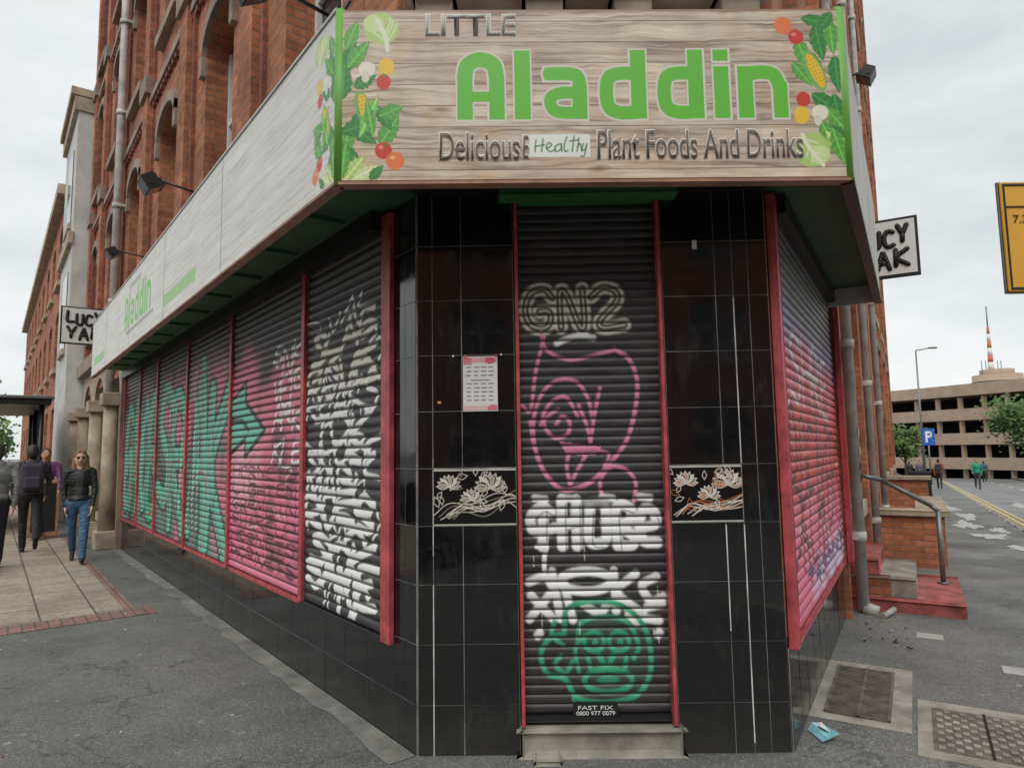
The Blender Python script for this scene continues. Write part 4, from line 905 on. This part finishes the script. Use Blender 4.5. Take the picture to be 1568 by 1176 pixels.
def post_sign(x,y,h,m):
    z=gz(x,y); e=empty('traffic_sign'); mb=MB(WORLD); mb.cyl((x,y,z),(x,y,z+h),.05,STEEL); mb.box(x-.45,x+.45,y-.08,y-.05,z+h-1.2,z+h,m,.02); mb.box(x-.25,x-.1,y-.09,y-.081,z+h-1,z+h-.2,WHITE); mb.box(x-.1,x+.15,y-.09,y-.081,z+h-.35,z+h-.2,WHITE); mb.box(x-.1,x+.15,y-.09,y-.081,z+h-.65,z+h-.5,WHITE); mb.box(x+.1,x+.22,y-.09,y-.081,z+h-.6,z+h-.25,WHITE); mb.build('plate',e)
post_sign(29.8,48,4.0,BLUE)
for (t,o) in ((27,.75),(28.4,.8)):
    p=FR.W(t,o); z=gz(p.x,p.y); e=empty('wheelie_bin'); mb=MB(FR); mb.box(t-.3,t+.3,o-.3,o+.3,z+.08,z+1.0,BLACKP,.04); mb.box(t-.34,t+.34,o-.34,o+.36,z+1.0,z+1.08,BLACKP,.02)
    mb.cyl((t-.3,o+.28,z+.1),(t-.22,o+.28,z+.1),.1,INK); mb.cyl((t+.22,o+.28,z+.1),(t+.3,o+.28,z+.1),.1,INK); mb.build('body',e)
LEAF,n,l,b=nm('foliage',.7); oi=noise(n,l,objc(n,l),.9,3); l.new(ramp(n,l,oi,[(.35,(.05,.10,.025)),(.65,(.13,.23,.055))]),b.inputs['Base Color'])
BARK=simple('bark',(.09,.07,.05),.9,.3,6,.4)
def tree(x,y,h,r,seed,name='tree',nl=2600,ls=.22):
    rr=random.Random(seed); z=gz(x,y)-.1; e=empty(name); mb=MB(WORLD)
    mb.cyl((x,y,z),(x,y,z+h*.5),.16,BARK,.1,8); tips=[]
    for k in range(9):
        an=rr.random()*6.28; q=(x+math.cos(an)*r*.6,y+math.sin(an)*r*.6,z+h*(.5+.4*rr.random())); mb.cyl((x,y,z+h*(.3+.2*rr.random())),q,.06,BARK,.02,6); tips.append(q)
    tips+= [(x+rr.uniform(-r,r)*.6,y+rr.uniform(-r,r)*.6,z+h*rr.uniform(.5,.95)) for k in range(12)]
    mb.build('trunk_and_limbs',e); vs=[];fs=[]
    for k in range(nl):
        t=rr.choice(tips); q=Vector(t)+Vector((rr.gauss(0,1),rr.gauss(0,1),rr.gauss(0,.8)))*r*.24; a=Vector((rr.gauss(0,1),rr.gauss(0,1),rr.gauss(0,1))).normalized(); b2=a.orthogonal().normalized(); s_=ls*rr.uniform(.6,1.2)
        i=len(vs); vs+=[q+a*s_,q+b2*s_*.6,q-a*s_,q-b2*s_*.6]; fs.append((i,i+1,i+2,i+3))
    me=D.meshes.new('leaves'); me.from_pydata(vs,[],fs); me.materials.append(LEAF); o_=D.objects.new('crown',me); COL.objects.link(o_); o_.parent=e
tree(46,60,7.5,3,1); tree(41.5,71,5.5,1.8,2,nl=1500); tree(52,52,7,3.4,5)
tree(-56,66,6.5,4,3); tree(-50,62,5,3,4); tree(-45,52,5.5,3,6)
# ------------------------------------------------------------ people
def person(loc,hd,h=1.7,jacket=(.01,.01,.012),trouser=(.05,.05,.06),hairc=(.05,.03,.02),shoe=(.02,.02,.02),top=(.02,.02,.02),skin=(.48,.28,.20),a1=22,a2=-20,k1=8,k2=30,armL=(12,20),armR=(-15,15),longhair=False,pack=None,female=False,vox=.011,glasses=False):
    e=empty('pedestrian'); P=[]
    s=h/1.7; sh=.165 if female else .20; hp=.09 if female else .085
    V=lambda x,y,z:Vector((x,y,z))
    def cap(p,q,r1,r2,lab): P.append(('c',V(*p),V(*q),r1,r2,lab))
    def el(p,r,lab): P.append(('e',V(*p),V(*r),0,0,lab))
    tw=.8 if female else 1
    el((0,0,.94),(.160 if female else .155,.115,.12),'t'); el((0,0,1.08),(.135*tw+.02,.10,.17),'j'); el((0,.0,1.26),(.175*tw+.02,.115,.17),'j'); cap((-sh+.03,0,1.395),(sh-.03,0,1.395),.058,.058,'j'); el((0,0,.97),(.168,.125,.07),'j')
    cap((0,-.005,1.38),(0,.012,1.50),.052,.048,'s'); cap((-.05,-.02,1.42),(.05,-.02,1.42),.052,.052,'j')
    for sg,th,kb in ((-1,a1,k1),(1,a2,k2)):
        a=math.radians(th); b_=math.radians(th-kb); hip=V(sg*hp,0,.92); kn=hip+V(-sg*.015,math.sin(a),-math.cos(a))*.43; an=kn+V(sg*-.03,math.sin(b_),-math.cos(b_))*.41
        cap(hip,kn,.090 if female else .088,.060,'t'); cap(kn,an,.060,.050,'t'); 
        c_=kn*.7+an*.3; cap(kn,c_-V(0,.015,0),.056,.058,'t')
        pt=b_*.9; f=V(0,math.cos(pt),math.sin(pt)); u_=V(0,-math.sin(pt),math.cos(pt))
        heel=an-f*.045-u_*.055; toe=an+f*.15-u_*.065; ball=an+f*.09-u_*.06
        cap(an-u_*.01,heel,.042,.034,'o'); cap(heel,ball,.034,.036,'o'); cap(ball,toe,.036,.026,'o'); cap(an-u_*.02,ball,.036,.03,'o')
    for sg,(sa,eb) in ((-1,armL),(1,armR)):
        a=math.radians(sa); b_=math.radians(sa+eb); S_=V(sg*sh,0,1.38); E=S_+V(sg*.035,math.sin(a)*.28,-math.cos(a)*.28); Wr=E+V(-sg*.025,math.sin(b_)*.25,-math.cos(b_)*.25)
        cap(S_,E,.054,.043,'j'); cap(E,Wr,.043,.032,'j'); d=(Wr-E).normalized(); pal=Wr+d*.05; cap(Wr,Wr+d*.02,.024,.024,'s')
        fo=V(0,1,0)-d*d.y; fo.normalize()
        for q in range(4): cap(Wr+d*.02+fo*(q-1.5)*.012,pal+d*.035+fo*(q-1.5)*.019,.015,.012,'s')
        for q,L_ in enumerate((.058,.072,.078,.068)):
            b0=pal+d*.035+fo*(q-1.5)*.019; m_=b0+d*L_*.5+V(-sg*.006,0,0); cap(b0,m_,.0095,.009,'s'); cap(m_,m_+d*L_*.45+V(-sg*.018,0,0),.009,.0075,'s')
        t0=Wr+d*.03+fo*.02; t1=t0+d*.03+fo*.025; cap(t0,t1,.012,.0105,'s'); cap(t1,t1+d*.03+fo*.006,.0105,.009,'s')
    hc=V(0,.025,1.585); el(hc,(.074,.092,.112),'s'); el((0,.055,1.53),(.05,.05,.05),'s'); cap((0,.112,1.59),(0,.13,1.565),.010,.014,'s')
    for sg in (-1,1): el((sg*.077,.015,1.575),(.012,.022,.032),'s')
    cap((-.02,.108,1.53),(.02,.108,1.53),.009,.009,'l')
    el((0,.0,1.615),(.085,.098,.10),'h'); el((0,-.03,1.58),(.08,.075,.10),'h')
    if longhair:
        for sg in (-1,1): cap((sg*.07,-.005,1.60),(sg*.09,.015,1.40),.038,.034,'h'); cap((sg*.04,-.05,1.56),(sg*.06,-.06,1.36),.05,.04,'h'); cap((sg*.02,.07,1.685),(sg*.078,.04,1.62),.022,.02,'h')
    bm=bmesh.new()
    for (k,p,q,r1,r2,lab) in P:
        if k=='e':
            r=bmesh.ops.create_icosphere(bm,subdivisions=3,radius=1)
            for v_ in r['verts']: v_.co=Vector((v_.co.x*q.x,v_.co.y*q.y,v_.co.z*q.z))+p
        else:
            for pp,rr_ in ((p,r1),(q,r2)):
                r=bmesh.ops.create_icosphere(bm,subdivisions=2,radius=rr_)
                for v_ in r['verts']: v_.co+=pp
            d=q-p
            if d.length>1e-4:
                r=bmesh.ops.create_cone(bm,cap_ends=True,segments=14,radius1=r1,radius2=r2,depth=d.length); mt=d.to_track_quat('Z','Y').to_matrix().to_4x4(); mt.translation=(p+q)/2
                for v_ in r['verts']: v_.co=mt@v_.co
    me=D.meshes.new('raw'); bm.to_mesh(me); bm.free(); t=D.objects.new('raw',me); COL.objects.link(t)
    md=t.modifiers.new('r','REMESH'); md.mode='VOXEL'; md.voxel_size=vox; ms=t.modifiers.new('s','SMOOTH'); ms.iterations=2; ms.factor=.5
    bpy.context.view_layer.update(); dg=bpy.context.evaluated_depsgraph_get(); m2=D.meshes.new_from_object(t.evaluated_get(dg)); D.objects.remove(t)
    N=len(m2.vertices); co=np.zeros(N*3); m2.vertices.foreach_get('co',co); co=co.reshape(-1,3); best=np.full(N,1e9); lab=np.zeros(N,int); labs='jtshol'
    for (k,p,q,r1,r2,lb) in P:
        if k=='e': dd=(np.linalg.norm((co-np.array(p))/np.array(q),axis=1)-1)*min(q)
        else:
            pa=np.array(p); ev=np.array(q-p); L_=max(ev@ev,1e-9); tt=np.clip(((co-pa)@ev)/L_,0,1); dd=np.linalg.norm(co-pa-tt[:,None]*ev,axis=1)-(r1+(r2-r1)*tt)
        w_=dd<best; best[w_]=dd[w_]; lab[w_]=labs.index(lb)
    face=(lab==3)&(co[:,1]>.085)&(co[:,2]<1.655)&(co[:,2]>1.45)&(abs(co[:,0])<.062); lab[face]=2
    shirt=(lab==0)&(co[:,1]>.05)&(abs(co[:,0])<.045)&(co[:,2]<1.44)&(co[:,2]>1.02); 
    if female: lab[shirt]=5
    fold=np.sin(co[:,2]*95+co[:,0]*40)*np.sin(co[:,2]*37+co[:,1]*60)*.004; mk=(lab<2); co[mk,1]+=fold[mk]; co[mk,0]+=fold[mk]*.6
    zmin=co[:,2].min(); co[:,2]-=zmin; co*=s; m2.vertices.foreach_set('co',co.ravel())
    cols=[jacket,trouser,skin,hairc,shoe,top]; m2.materials.clear()
    for i,(cc,nn) in enumerate(zip(cols,('jacket','trousers','skin','hair','shoes','top'))): m2.materials.append(simple(nn+'_cloth',cc,.5 if nn in('jacket','hair') else .75,.35,14,.25))
    pv=np.zeros(len(m2.loops),int); m2.loops.foreach_get('vertex_index',pv); ls=np.zeros(len(m2.polygons),int); m2.polygons.foreach_get('loop_start',ls)
    m2.polygons.foreach_set('material_index',lab[pv[ls]].astype(np.int32)); m2.polygons.foreach_set('use_smooth',np.ones(len(m2.polygons),bool)); m2.update()
    ob=D.objects.new('body',m2); COL.objects.link(ob); ob.parent=e
    mb=MB(WORLD)
    zz=-zmin
    for sg in (-1,1):
        mb.ell((sg*.03*s,.112*s,(1.597+zz)*s),(.012*s,.008*s,.008*s),INK if glasses else WHITE); mb.ell((sg*.03*s,.118*s,(1.597+zz)*s),(.006*s,.005*s,.006*s),INK)
        if glasses: mb.ell((sg*.032*s,.118*s,(1.597+zz)*s),(.027*s,.008*s,.02*s),INK)
    mb.build('eyes',e)
    if pack:
        pm=simple('backpack_cloth',pack,.7,.3,14,.3); mb=MB(WORLD); mb.box(-.15*s,.15*s,-.30*s,-.105*s,(1.0+zz)*s,(1.42+zz)*s,pm,.05); mb.box(-.11*s,.11*s,-.35*s,-.28*s,(1.03+zz)*s,(1.22+zz)*s,pm,.03)
        for sg in (-1,1):
            for a_,b2 in (((-.10,1.40),(.02,1.465)),((.02,1.465),(.115,1.38)),((.115,1.38),(.115,1.15)),((.115,1.15),(-.12,1.05))): mb.cyl((sg*.11*s,a_[0]*s,(a_[1]+zz)*s),(sg*.11*s,b2[0]*s,(b2[1]+zz)*s),.018*s,pm,n=8)
        mb.build('backpack',e)
    e.location=(loc[0],loc[1],loc[2]); e.rotation_euler=(0,0,math.atan2(hd[1],hd[0])-math.pi/2)
    return e
dL=FL.d
person((-6.42,9.95,0.004),(.52,-.85),1.64,(.016,.016,.017),c(66,100,132),c(132,98,70),(.03,.03,.03),(.05,.05,.055),c(210,165,142),18,-14,4,22,(4,14),(-6,18),True,None,True,.009,True)
person((-7.86,10.95,0.004),(dL.x,dL.y),1.76,(.045,.035,.05),(.018,.018,.022),(.03,.022,.018),(.012,.012,.012),(.02,.02,.02),c(180,130,105),20,-26,6,30,(-14,20),(14,25),False,(.045,.035,.06),False,.010)
person((-7.20,9.35,0.004),(dL.x,dL.y),1.74,c(120,120,118),(.02,.02,.03),(.05,.04,.03),(.02,.02,.02),(.1,.1,.1),c(190,140,115),-12,18,20,5,(16,20),(-12,20),False,None,False,.012)
person((-9.0,12.9,0.004),(-dL.x,-dL.y),1.7,(.16,.05,.15),(.02,.02,.03),(.04,.03,.02),(.02,.02,.02),(.1,.1,.1),c(190,140,115),-12,18,20,5,(16,20),(-12,20),False,None,False,.016)
for (x,y,hd,jk,tr) in ((24.3,38.4,(.5,.86),c(176,104,66),(.02,.02,.025)),(26.2,38.0,(-.5,-.86),c(30,140,104),c(60,60,70)),(33,56,(.5,.86),(.02,.02,.02),(.02,.02,.03)),(31.4,52,(-.5,-.86),c(90,90,100),(.02,.02,.03)),(38.5,55,(.5,.86),c(60,70,110),(.02,.02,.02))):
    person((x,y,gz(x,y)),hd,1.75,jk,tr,(.03,.02,.02),(.02,.02,.02),(.1,.1,.1),c(190,140,115),18,-18,6,24,(-15,20),(15,25),False,(.03,.03,.04) if x<25 else None,False,.02)
print('done')
